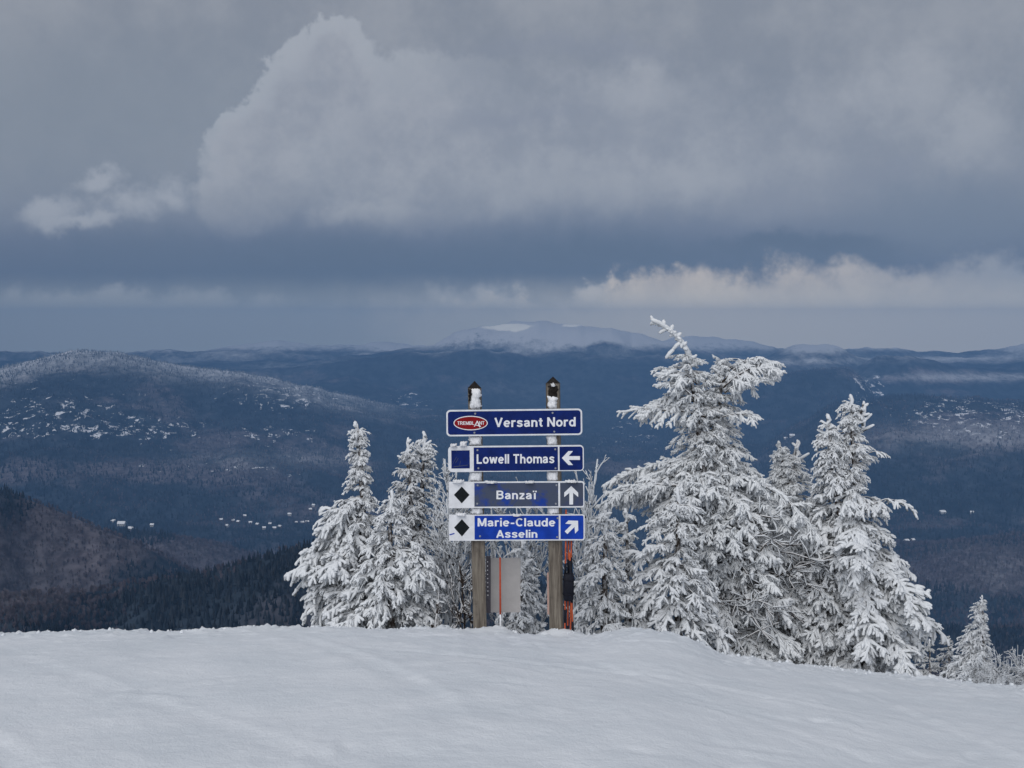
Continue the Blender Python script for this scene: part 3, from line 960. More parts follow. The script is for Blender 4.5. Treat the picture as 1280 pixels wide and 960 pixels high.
def spray_nodes(kind, mat):
    k = (kind, mat.name)
    if k in _sn:
        return _sn[k]
    g_ = bpy.data.node_groups.new('sprays', 'GeometryNodeTree')
    g_.interface.new_socket('Geometry', in_out='INPUT', socket_type='NodeSocketGeometry')
    g_.interface.new_socket('Geometry', in_out='OUTPUT', socket_type='NodeSocketGeometry')
    L = g_.links.new
    gi, go = g_.nodes.new('NodeGroupInput'), g_.nodes.new('NodeGroupOutput')
    jn = g_.nodes.new('GeometryNodeJoinGeometry')
    for ob in SPR_OBJ[kind]:
        oi = g_.nodes.new('GeometryNodeObjectInfo')
        oi.inputs['Object'].default_value = ob
        gt = g_.nodes.new('GeometryNodeGeometryToInstance')
        L(oi.outputs['Geometry'], gt.inputs[0]); L(gt.outputs[0], jn.inputs[0])

    def named(n, dt):
        q = g_.nodes.new('GeometryNodeInputNamedAttribute')
        q.data_type = dt
        q.inputs['Name'].default_value = n
        return q.outputs[0]
    sz = named('size', 'FLOAT')
    cmp_ = g_.nodes.new('FunctionNodeCompare'); cmp_.data_type = 'FLOAT'; cmp_.operation = 'GREATER_THAN'
    L(sz, cmp_.inputs[0]); cmp_.inputs[1].default_value = 0.001
    ip = g_.nodes.new('GeometryNodeInstanceOnPoints')
    ip.inputs['Pick Instance'].default_value = True
    L(gi.outputs[0], ip.inputs['Points']); L(cmp_.outputs[0], ip.inputs['Selection']); L(jn.outputs[0], ip.inputs['Instance'])
    L(named('pick', 'INT'), ip.inputs['Instance Index']); L(named('turn', 'FLOAT_VECTOR'), ip.inputs['Rotation']); L(sz, ip.inputs['Scale'])
    sm_ = g_.nodes.new('GeometryNodeSetMaterial'); sm_.inputs['Material'].default_value = mat
    L(ip.outputs[0], sm_.inputs['Geometry'])
    j2 = g_.nodes.new('GeometryNodeJoinGeometry')
    L(gi.outputs[0], j2.inputs[0]); L(sm_.outputs[0], j2.inputs[0]); L(j2.outputs[0], go.inputs[0])
    _sn[k] = g_
    return g_


def place(acc, tmpl, p, d, up, L):
    x = unit(d); y = unit(np.cross(up, x)); z = np.cross(x, y)
    e = Matrix((x, y, z)).transposed().to_euler()
    kd, q = SPR_ID[id(tmpl)]
    acc.ins.append((kd, q, np.array(p), (e.x, e.y, e.z), L))


def bough(acc, wood, p0, p1, kind, width, dens, up=0.25):
    """drooping bough with sprays to both sides"""
    L = np.linalg.norm(p1 - p0)
    if L < 0.03:
        return
    t = np.linspace(0, 1, 7)[:, None]
    mid = np.array([0, 0, up * L])
    cur = p0 + (p1 - p0) * t + mid * (4 * t * (1 - t)) * 0.5 + rng.normal(0, .012 * L, (7, 3)) * t
    wood.add(*tube(cur, np.linspace(max(.006, .013 * L + .004), .004, 7), 5))
    fwd = unit(p1 - p0)
    fh = unit(np.array([fwd[0], fwd[1], 0.0]) + 1e-6)
    sd_ = np.array([-fh[1], fh[0], 0])
    T_ = SPR[kind]
    n = max(2, int(L * dens))
    for i in range(n):
        tt = 0.16 + 0.80 * (i + rng.uniform(-.3, .3)) / n
        p = cur[0] + 0
        f = tt * 6; j = min(5, max(0, int(f))); p = cur[j] + (cur[j + 1] - cur[j]) * (f - j)
        for s in (-1, 1):
            l = width * L * (0.26 + 0.5 * math.sin(math.pi * min(1, tt * .8 + .16))) * rng.uniform(.5, 1.4)
            l = float(np.clip(l, 0.09, 0.30))
            a_ = rng.uniform(0.3, 1.2)
            d = fh * math.cos(a_) + sd_ * s * math.sin(a_) + np.array([0, 0, rng.uniform(-.9, .15)])
            place(acc, T_[rng.integers(len(T_))], p, d, np.array([rng.normal(0, .25), rng.normal(0, .25), 1.0]), l)
        if rng.random() < .8:
            place(acc, T_[rng.integers(len(T_))], p, fh + np.array([rng.normal(0, .4), rng.normal(0, .4), rng.uniform(-.9, .35)]), np.array([0.2, 0.1, 1.0]), float(np.clip(width * L * .5, .09, .3)))
    endd = cur[-1] - cur[-3]
    place(acc, T_[rng.integers(len(T_))], cur[-2], endd, np.array([0, 0, 1.0]) + rng.normal(0, .2, 3), float(np.clip(L * .38, .1, .36)))


def spruce(name, label, dist, stems, kind='snowy', mat='rime', whorl=0.115, per=6, width=0.62, dens=6.0, droop=0.35, extra=None, group=None, margin=0.04, scale=1.0, wood='bark'):
    """stems: list of dict(trunk=[(X,Y)..] top to bottom, left=[(Y,X)..], right=[(Y,X)..]) in photo pixels at this distance"""
    bx = stems[0]['trunk'][-1]
    b3_ = P(bx[0], bx[1], dist)
    gz = float(ground(b3_[0], b3_[1], False))
    root = np.array([b3_[0], b3_[1], gz])
    t = thing(name, label, 'tree', tuple(root), group)
    crown, woodacc, trunk = Crown(), Acc(), Acc()
    for st in stems:
        tp = np.array(st['trunk'], float)
        pts = P(tp[:, 0], tp[:, 1], dist)
        if st.get('depth'):
            pts[:, 1] += st['depth']
        if st is stems[0]:
            pts = np.concatenate([pts, [[root[0], root[1], gz - 0.3]]]) if pts[-1, 2] > gz else pts
            pts[-1, 2] = min(pts[-1, 2], gz - 0.3)
        zz = pts[:, 2]
        # resample
        s = np.linspace(0, 1, 24)
        cum = np.concatenate([[0], np.cumsum(np.linalg.norm(np.diff(pts, axis=0), axis=1))]); cum /= cum[-1]
        sp_ = np.stack([np.interp(s, cum, pts[:, k]) for k in range(3)], -1)
        sp_[1:-1] += rng.normal(0, .006, (22, 3))
        H = zz[0] - zz[-1]
        trunk.add(*tube(sp_[::-1], np.linspace(.012 + .019 * H, .014, 24), 8))
        l = np.array(st['left'], float); r_ = np.array(st['right'], float)
        sx = dist / F
        ztop = zz[0]
        z = ztop - st.get('tip', 0.14)
        zend = st.get('zend', max(zz[-1] + 0.1, gz + 0.05))
        ph = rng.uniform(0, 6)
        # rime-coated leader
        lead = sp_[0] + np.stack([rng.normal(0, .012, 7), rng.normal(0, .01, 7), np.linspace(.02, -.34, 7) * scale], -1)
        crown.add(*tube(lead[::-1], knob(7, .024, .3, .8), 6))
        for q in range(6):
            th = rng.uniform(0, 6.28); j = 1 + q
            d_ = np.array([math.cos(th), math.sin(th), rng.uniform(.3, .9)])
            crown.add(*tube([lead[j], lead[j] + d_ * (.02 + .012 * q), lead[j] + d_ * (.045 + .02 * q)], [.02, .021, .015], 5))
        while z > zend:
            ti = np.interp(-z, -sp_[:, 2], np.arange(24)); j = min(22, int(ti)); c = sp_[j] + (sp_[j + 1] - sp_[j]) * (ti - j)
            py = HOR - (z - EYE) / dist * F
            lw = max(0.03, c[0] - (np.interp(py, l[:, 0], l[:, 1]) - 640) * sx)
            rw = max(0.03, (np.interp(py, r_[:, 0], r_[:, 1]) - 640) * sx - c[0])
            frac = (ztop - z) / max(H, .1)
            npw = max(3, int(per * (0.6 + 0.5 * min(1, frac * 2))))
            for i in range(npw):
                ph += 2.399 + rng.normal(0, .2)
                if i == 0: a_ = rng.normal(0, .15)
                elif i == 1: a_ = math.pi + rng.normal(0, .15)
                else: a_ = ph
                ca = math.cos(a_)
                ext = lw * (1 - ca) / 2 + rw * (1 + ca) / 2
                if i < 2: ext *= rng.uniform(.85, 1.02)
                else: ext *= rng.uniform(.6, .98)
                ext = max(ext - margin, .05)
                dr = droop * (0.15 + 1.0 * min(1, frac * 1.7)) * ext
                zt = z + rng.uniform(-.08, .08)
                tip = np.array([c[0] + ca * ext, c[1] + math.sin(a_) * ext, zt])
                tj = np.interp(-(zt + dr), -sp_[:, 2], np.arange(24)); jj = min(22, int(tj)); s0 = sp_[jj] + (sp_[jj + 1] - sp_[jj]) * (tj - jj)
                gz_t = float(ground(tip[0], tip[1], False)) + 0.04
                if tip[2] < gz_t: tip[2] = gz_t
                bough(crown, woodacc, s0, tip, kind, width, dens, up=rng.uniform(.05, .3))
            z -= whorl * (0.75 + 0.6 * min(1, frac * 1.5)) * rng.uniform(.85, 1.15)
    if extra:
        for e in extra:
            p0, p1 = P(e[0], e[1], dist), P(e[2], e[3], dist)
            p0[1] += e[4] * (1 if abs(e[4]) < .25 else 0); p1[1] += e[4] - rng.uniform(0, .2)
            bough(crown, woodacc, p0, p1, kind, e[5] if len(e) > 5 else width, e[6] if len(e) > 6 else dens + 2, up=e[7] if len(e) > 7 else .1)
    trunk.build('trunk', M[wood], t, root)
    crown.build_crown('crown', M[mat], t, root)['kind'] = 'stuff'
    woodacc.build('branchwork', M[wood], t, root)['kind'] = 'stuff'
    return t, root


def flow(acc, pts_px, dist, r0, r1, kind=None):
    pts = np.array([P(x, y, dist + dd) for x, y, dd in pts_px])
    acc.add(*tube(pts, knob(len(pts), 1, .25, 1) * np.linspace(r0, r1, len(pts)), 6))


spruce('spruce_tree', 'slender rimed spruce at the far left of the trees with a bare finger-like tip', 13.3, [dict(
    trunk=[(446, 530), (450, 560), (453, 620), (455, 700), (455, 830)],
    left=[(530, 444), (552, 439), (560, 436), (566, 440), (574, 427), (584, 438), (596, 424), (612, 430), (625, 410), (640, 412), (652, 392), (665, 386), (680, 392), (690, 384), (698, 368), (712, 364), (725, 372), (737, 363), (750, 371), (765, 372), (790, 380), (830, 385)],
    right=[(530, 448), (550, 456), (558, 450), (575, 462), (585, 455), (600, 466), (612, 462), (622, 474), (640, 472), (660, 482), (700, 500), (760, 520), (830, 530)])],
    whorl=.105, per=8, droop=.42)
spruce('spruce_tree', 'low front spruce left of the sign with splayed drooping snowy sprays', 12.75, [dict(
    trunk=[(489, 616), (488, 660), (489, 720), (490, 830)],
    left=[(616, 486), (628, 478), (640, 470), (660, 462), (690, 448), (720, 436), (750, 424), (775, 405), (800, 400)],
    right=[(616, 492), (628, 500), (640, 506), (665, 512), (690, 535), (712, 556), (740, 545), (775, 552), (800, 560)])],
    whorl=.125, per=6, droop=.5)
spruce('spruce_tree', 'rimed spruce with two close rounded tips behind the low front spruce', 14.2, [dict(
    trunk=[(530, 542), (528, 600), (526, 700), (525, 840)],
    left=[(542, 526), (560, 522), (575, 512), (590, 508), (620, 500), (700, 490), (830, 470)],
    right=[(542, 534), (553, 541), (575, 545), (600, 550), (650, 556), (720, 565), (830, 580)]),
    dict(trunk=[(512, 548), (513, 600), (518, 680), (522, 740)], depth=-.15,
    left=[(548, 509), (562, 503), (580, 500), (598, 488), (612, 480), (640, 484), (740, 480)],
    right=[(548, 515), (570, 522), (600, 530), (740, 540)])],
    whorl=.13, per=6, droop=.4)
spruce('spruce_tree', 'small rimed spruce growing behind the sign posts below the panels', 12.9, [dict(
    trunk=[(652, 676), (652, 730), (652, 830)],
    left=[(676, 648), (700, 635), (730, 622), (770, 612), (830, 600)],
    right=[(676, 656), (700, 668), (730, 680), (770, 690), (830, 700)])], whorl=.12, per=6, droop=.45)
spruce('spruce_tree', 'short broad rimed spruce immediately right of the bundled poles', 12.85, [dict(
    trunk=[(757, 632), (757, 680), (756, 740), (755, 840)],
    left=[(632, 753), (650, 748), (660, 738), (680, 730), (700, 722), (730, 716), (760, 714), (830, 705)],
    right=[(632, 760), (650, 766), (675, 776), (700, 784), (740, 795), (780, 806), (830, 815)])], whorl=.13, per=6, droop=.55)
spruce('spruce_tree', 'thin small spruce tip poking up between two broader rimed spruces', 13.5, [dict(
    trunk=[(783, 638), (784, 690), (785, 840)],
    left=[(638, 780), (660, 774), (700, 765), (760, 750), (840, 745)],
    right=[(638, 786), (655, 792), (680, 794), (720, 805), (840, 830)])], whorl=.13, per=5, droop=.4)
spruce('spruce_tree', 'pointed middle spruce with long drooping sprays in front of the giant rimed spruce', 12.85, [dict(
    trunk=[(848, 612), (847, 660), (847, 740), (850, 850)],
    left=[(612, 845), (640, 838), (648, 815), (658, 800), (680, 806), (705, 796), (722, 784), (745, 794), (780, 790), (850, 790)],
    right=[(612, 851), (634, 862), (640, 884), (660, 884), (680, 872), (705, 880), (722, 890), (740, 905), (770, 900), (800, 918), (850, 940)])],
    whorl=.125, per=6, droop=.55)
big, broot = spruce('spruce_tree', 'giant rime-crusted spruce with a broken leaning dead top', 14.3, [
    dict(trunk=[(862, 440), (866, 480), (873, 540), (884, 620), (890, 740), (892, 860)],
         tip=.06, left=[(440, 848), (446, 836), (456, 820), (472, 816), (480, 830), (492, 838), (500, 820), (512, 794), (522, 808), (530, 836), (548, 836), (556, 822), (572, 838), (588, 830), (596, 800), (606, 772), (618, 752), (630, 795), (650, 815), (720, 835), (790, 845), (850, 850)],
         right=[(440, 872), (450, 884), (460, 892), (470, 900), (500, 915), (560, 925), (600, 940), (640, 975), (672, 1000), (700, 1010), (740, 1035), (780, 1040), (820, 1030), (850, 1010)]),
    dict(trunk=[(904, 452), (902, 500), (898, 560), (890, 640)], depth=.1, zend=-0.7,
         left=[(452, 892), (470, 880), (500, 862), (560, 850), (640, 840)],
         tip=.03, right=[(440, 935), (452, 952), (462, 950), (478, 942), (510, 940), (535, 943), (548, 936), (565, 946), (590, 957), (605, 967), (640, 990)])],
    kind='coral', mat='rime_heavy', whorl=.085, per=9, width=.55, dens=7.5, droop=.3, scale=.5, margin=.10,
    extra=[(903, 478, 966, 455, 0, .6, 12, .5), (902, 484, 962, 464, -.12, .6, 12, .4), (902, 490, 950, 474, -.2, .6, 10, .3), (902, 470, 945, 450, .1, .6, 12, .3), (903, 474, 955, 452, .12, .6, 12, .4), (870, 480, 822, 462, -.1, .6, 12, .3), (868, 500, 826, 478, -.15, .6, 12, .3), (900, 520, 940, 520, -.15, .6, 10, .2), (880, 520, 790, 511, -.1, .42, 8, .1), (885, 622, 750, 622, -.2, .4, 7, .3),
           (890, 640, 1050, 745, -.7, .4, 6, .5), (890, 690, 1055, 790, -.5, .4, 6, .45), (890, 600, 1010, 668, -.6, .4, 6, .4), (885, 620, 770, 605, .3, .4, 7, .35)])
a = Acc()
a.add(*tube(P(np.array([862, 858, 852, 842, 832, 822, 814]), np.array([446, 437, 427, 417, 409, 403, 400]), 14.3) + np.array([[0, -.02 * i, 0] for i in range(7)]), np.array([.042, .032, .028, .030, .028, .03, .026]), 6))
for (p, q) in (((850, 428), (841, 436)), ((841, 437), (832, 447)), ((834, 411), (824, 416)), ((822, 404), (815, 400)), ((846, 421), (850, 417)), ((838, 414), (840, 407)), ((828, 407), (829, 401))):
    a.add(*tube(P(np.array([p[0], (p[0] + q[0]) / 2, q[0]]), np.array([p[1], (p[1] + q[1]) / 2 - 1, q[1]]), 14.3) + [0, -.06, 0], np.array([.025, .027, .022]), 5))
for q in range(46):
    f = rng.uniform(0, 1); X_, Y_ = np.interp(f, [0, .35, .7, 1], [858, 842, 828, 815]), np.interp(f, [0, .35, .7, 1], [437, 417, 407, 401])
    p_ = P(X_, Y_, 14.3) + np.array([0, -.06, 0]); d_ = unit(rng.normal(0, 1, 3)); l_ = rng.uniform(.03, .07)
    a.add(*tube([p_, p_ + d_ * l_ * .6, p_ + d_ * l_], [.02, .022, .014], 5))
a.build('dead_top', M['rime_heavy'], big, broot)
# bare rimed lower limbs of the giant
a = Acc()
LIMBS = [(890, rng.uniform(640, 770), rng.uniform(930, 1050), rng.uniform(660, 800), -rng.uniform(.3, 1.0)) for _ in range(16)]
rt_ = Acc()
for (x0_, y0_, x1_, y1_, dd) in LIMBS + list(((890, 700, 985, 690, -.5), (890, 715, 1010, 722, -.7), (888, 690, 830, 672, -.6), (890, 735, 985, 760, -.8), (888, 665, 960, 640, -.6), (889, 750, 945, 775, -.9), (889, 770, 925, 815, -.9), (885, 660, 960, 668, -.8))):
    p0, p1 = P(x0_, y0_, 14.2), P(x1_, y1_, 14.3); p1[1] += dd
    t_ = np.linspace(0, 1, 8)[:, None]
    cu = p0 + (p1 - p0) * t_ + np.array([0, 0, .12]) * 4 * t_ * (1 - t_) + rng.normal(0, .015, (8, 3)) * t_
    a.add(*tube(cu, np.linspace(.022, .007, 8), 5))
    for kk in range(34):
        j = rng.integers(1, 7); b0 = cu[j]; d = unit(rng.normal(0, 1, 3) * [1, .7, .8] + (p1 - p0) * .5)
        b1_ = b0 + d * rng.uniform(.1, .28)
        (rt_ if kk > 5 else a).add(*tube([b0, (b0 + b1_) / 2 + rng.normal(0, .02, 3), b1_], np.array([.010, .010, .007]), 4))
rt_.build('rimed_twigs', M['rime_twig'], big, broot)['kind'] = 'stuff'
a.build('bare_limbs', M['bark'], big, broot)['kind'] = 'stuff'
spruce('spruce_tree', 'small fork-tipped rimed spruce between the giant and the right-hand spruce', 14.7, [
    dict(trunk=[(997, 552), (991, 575), (986, 620), (985, 860)], tip=.2,
         left=[(566, 985), (582, 972), (600, 952), (640, 940), (700, 930), (850, 920)],
         right=[(566, 1001), (580, 1008), (600, 1018), (625, 1035), (680, 1050), (850, 1060)]),
    dict(trunk=[(974, 553), (978, 572), (985, 605)], tip=.12, zend=-.7, left=[(553, 968), (580, 964), (610, 955)], right=[(553, 980), (580, 988), (610, 1000)])],
    kind='coral', mat='rime_heavy', whorl=.08, per=8, width=.6, dens=7, droop=.3, scale=.7)
spruce('spruce_tree', 'tall conical spruce at right with a thick forked finger tip and drooping sides', 13.9, [
    dict(trunk=[(1065, 496), (1066, 540), (1070, 620), (1076, 740), (1080, 860)],
         left=[(496, 1058), (512, 1048), (525, 1044), (545, 1034), (570, 1022), (600, 1015), (650, 1010), (700, 1008), (760, 1010), (850, 1000)],
         right=[(496, 1068), (508, 1072), (525, 1074), (540, 1080), (553, 1088), (558, 1100), (566, 1103), (575, 1086), (590, 1090), (602, 1088), (615, 1082), (628, 1105), (634, 1131), (644, 1118), (662, 1105), (680, 1122), (700, 1132), (725, 1148), (742, 1152), (765, 1150), (785, 1168), (800, 1160), (830, 1155), (860, 1150)]),
    dict(trunk=[(1032, 520), (1036, 580), (1050, 660)], depth=-.1, zend=-.3,
         left=[(520, 1029), (535, 1022), (560, 1012), (575, 1010), (600, 1014), (640, 1008), (680, 1005)],
         right=[(520, 1040), (540, 1052), (580, 1062), (680, 1070)]),
    dict(trunk=[(1080, 504), (1074, 520), (1067, 545)], tip=.2, zend=.62, left=[(504, 1076), (545, 1060)], right=[(504, 1082), (545, 1082)])],
    kind='snowy', mat='rime', whorl=.10, per=8, width=.6, droop=.45,
    extra=[(1070, 575, 1104, 566, -.1, .4, 7, .4), (1073, 640, 1133, 634, -.1, .4, 7, .5), (1076, 770, 1168, 788, -.1, .4, 7, .4),
           (1072, 650, 1040, 700, -.8, .5, 7, .3), (1076, 700, 1120, 760, -.9, .5, 7, .3), (1076, 720, 1050, 790, -1.0, .5, 7, .3), (1076, 760, 1100, 815, -1.0, .5, 7, .3)])
spruce('spruce_tree', 'small pointed snowy spruce standing apart at the far right below the crest', 30.0, [dict(
    trunk=[(1228, 745), (1229, 800), (1230, 950)],
    left=[(745, 1226), (770, 1217), (785, 1213), (800, 1205), (820, 1200), (850, 1192), (950, 1180)],
    right=[(745, 1230), (770, 1237), (790, 1241), (800, 1244), (820, 1248), (850, 1255), (950, 1270)])], mat='rime', kind='fine', whorl=.14, per=8, width=.7, dens=5, droop=.35)
spruce('spruce_tree', 'dim thinly frosted young spruce nearest left of the apart-standing far right spruce', 32.0, [dict(
    trunk=[(1186, 796), (1187, 840), (1188, 960)],
    left=[(796, 1184), (815, 1176), (840, 1166), (960, 1150)],
    right=[(796, 1188), (815, 1195), (840, 1206), (960, 1220)])], mat='rime_thin', kind='fine', whorl=.22, per=6, width=.6, dens=4, droop=.35)
spruce('spruce_tree', 'dim thinly frosted young spruce touching the right skirt of the tall conical spruce', 31.0, [dict(
    trunk=[(1162, 800), (1163, 840), (1164, 960)],
    left=[(800, 1160), (820, 1150), (850, 1140), (960, 1130)],
    right=[(800, 1164), (820, 1172), (850, 1182), (960, 1195)])], mat='rime_thin', kind='fine', whorl=.22, per=6, width=.6, dens=4, droop=.35)


rc_ = np.random.default_rng(5)
acr = Acc()
ico = np.array([(0, 0, 1), (.89, 0, .45), (.28, .85, .45), (-.72, .53, .45), (-.72, -.53, .45), (.28, -.85, .45), (.72, .53, -.45), (-.28, .85, -.45), (-.89, 0, -.45), (-.28, -.85, -.45), (.72, -.53, -.45), (0, 0, -1)])
icf = np.array([(0, 1, 2), (0, 2, 3), (0, 3, 4), (0, 4, 5), (0, 5, 1), (1, 6, 2), (2, 7, 3), (3, 8, 4), (4, 9, 5), (5, 10, 1), (6, 7, 2), (7, 8, 3), (8, 9, 4), (9, 10, 5), (10, 6, 1), (11, 7, 6), (11, 8, 7), (11, 9, 8), (11, 10, 9), (11, 6, 10)])
cxs = rc_.uniform(-5.6, 5.6, 500)
cys = rc_.normal(11.6, .22, 500)
czs = ground(cxs, cys)
for x_, y_, z_ in zip(cxs, cys, czs):
    r_ = .006 + .018 * rc_.random() ** 3 if y_ > 10.8 else .004 + .007 * rc_.random() ** 2
    acr.add(ico * r_ * rc_.uniform(.7, 1.4, (12, 1)) + [x_, y_, z_ + r_ * .35], icf)
oc = acr.build('snow_crumbs', M['snow'])
oc['kind'] = 'stuff'
oc['label'] = 'loose crumbs of snow along the lip of the slope'

# ------------------------------------------------------------------ rimed bare shrubs
def shrub(label, dist, base, tips, r0=.012, fan=3, depth=3, spread=.5, mat='rime_twig', tipr=.0095):
    b = P(base[0], base[1], dist)
    gz = float(ground(b[0], b[1], False))
    root = np.array([b[0], b[1], gz])
    t = thing('bare_shrub', label, 'shrub', tuple(root))
    stem, tw = Acc(), Acc()

    def grow(acc, p, d, L, r, lev):
        n = 5
        pts = [p]
        dd = d.copy()
        for i in range(n - 1):
            dd = unit(dd + rng.normal(0, .13, 3) + [0, 0, .05])
            pts.append(pts[-1] + dd * L / (n - 1))
        acc.add(*tube(pts, knob(n, r, .18, .7), 5 if lev > 1 else 4))
        if lev <= 0:
            return
        for i in range(fan + 1):
            j = rng.integers(1, n)
            nd = unit(dd + rng.normal(0, spread, 3) + [0, 0, .15])
            grow(tw, np.array(pts[j]), nd, L * rng.uniform(.4, .65), r * .72, lev - 1)

    for X, Y, dd in tips:
        e = P(X, Y, dist); e[1] += dd
        p = root + np.array([rng.normal(0, .12), rng.normal(0, .12), -.1])
        n = 8
        tt = np.linspace(0, 1, n)[:, None]
        cur = p + (e - p) * tt + np.array([0, 0, .05]) * np.sin(tt * 3) + rng.normal(0, .018, (n, 3)) * np.sin(tt * 3.14)
        stem.add(*tube(cur, knob(n, 1, .15, 1) * np.linspace(r0, tipr, n), 5))
        L = np.linalg.norm(e - p)
        ax = unit(e - p)
        for q in range(int(6 + L * 5)):
            f = rng.uniform(.2, .95) * (n - 1); j = min(n - 2, int(f))
            pp = cur[j] + (cur[j + 1] - cur[j]) * (f - j)
            grow(tw, pp, unit(ax + rng.normal(0, spread, 3) + [0, 0, .1]), L * rng.uniform(.12, .26) * (1.2 - f / (n - 1)), .0105, depth - 1)
    stem.build('stems', M[mat], t, root)['kind'] = 'stuff'
    tw.build('twigs', M[mat], t, root)['kind'] = 'stuff'
    return t


shrub('leafless rimed shrub with upright white stems at the left edge of the sign', 13.2, (572, 800),
      [(556, 575, 0), (570, 590, .2), (545, 610, -.1), (586, 600, .3), (600, 620, .1), (560, 620, -.3), (590, 640, -.2), (540, 650, .1), (605, 660, -.1), (575, 660, -.35)], .015, 2, 3, .36)
shrub('leafless rimed shrub spreading behind the sign between its posts', 13.6, (645, 810),
      [(622, 612, 0), (640, 606, .2), (660, 616, -.1), (680, 610, .2), (606, 650, .1), (650, 650, -.3), (690, 640, .1), (625, 680, -.2), (668, 680, .3), (700, 665, -.1), (612, 620, .3)], .015, 2, 3, .4)
shrub('leafless rimed shrub with white stems rising past the right edge of the sign', 13.4, (732, 805),
      [(747, 575, 0), (738, 606, .2), (727, 616, -.1), (721, 590, .3), (755, 625, .2), (770, 650, .1), (715, 650, -.2)], .017, 1, 3, .32)
rb = np.random.default_rng(12)
btips = []
for k in range(85):
    X = rb.uniform(1203, 1330)
    top = np.interp(X, [1200, 1215, 1235, 1255, 1275, 1300, 1330], [856, 840, 826, 816, 812, 817, 832])
    btips.append((X, top + 45 * rb.random() ** 1.5, rb.uniform(-1.0, .8)))
shrub('dense rounded rimed bush in the lower right corner', 24.0, (1260, 930), btips, .008, 7, 2, 1.3, tipr=.004)
shrub('low dark twigged shrub between the left spruces and the left sign post', 12.7, (570, 800),
      [(548, 735, 0), (560, 715, .1), (575, 700, -.1), (588, 720, .1), (540, 760, 0), (583, 752, -.2)], .012, 2, 2, .5, 'bark')


# ------------------------------------------------------------------ the trail sign
YP = 11.42                      # front plane of the panels


def prism(poly, ya, yb, dist=YP):
    """poly of photo pixels turned into a slab: front face at world y=ya, back at y=yb"""
    p = np.array(poly, float)
    w = P(p[:, 0], p[:, 1], dist)
    n = len(p)
    f = w.copy(); f[:, 1] = ya
    b = w.copy(); b[:, 1] = yb
    # fan needs a centre to stay valid for convex outlines
    c = w.mean(0)
    V = np.concatenate([f, b, [[c[0], ya, c[2]], [c[0], yb, c[2]]]])
    T = []
    for i in range(n):
        j = (i + 1) % n
        T += [(i, j, 2 * n), (n + j, n + i, 2 * n + 1), (i, n + i, n + j), (i, n + j, j)]
    return V, np.array(T)


def rrect(x0, y0, x1, y1, r, rot=0.0, corners=(1, 1, 1, 1)):
    pts = []
    cen = ((x0 + x1) / 2, (y0 + y1) / 2)
    for (cx, cy, a0, on) in ((x0 + r, y0 + r, 180, corners[0]), (x1 - r, y0 + r, 270, corners[1]), (x1 - r, y1 - r, 0, corners[2]), (x0 + r, y1 - r, 90, corners[3])):
        if on:
            for k in range(6):
                a = R(a0 + 90 * k / 5)
                pts.append((cx + r * math.cos(a), cy + r * math.sin(a)))
        else:
            sx = -1 if a0 in (180, 90) else 1
            sy = -1 if a0 in (180, 270) else 1
            pts.append((cx + r * sx, cy + r * sy))
    ca, sa = math.cos(rot), math.sin(rot)
    return [(cen[0] + (x - cen[0]) * ca - (y - cen[1]) * sa, cen[1] + (x - cen[0]) * sa + (y - cen[1]) * ca) for x, y in pts]


def arc(cx, cy, rx, ry, a0, a1, n=14):
    return [(cx + rx * math.cos(R(a0 + (a1 - a0) * k / n)), cy + ry * math.sin(R(a0 + (a1 - a0) * k / n))) for k in range(n + 1)]


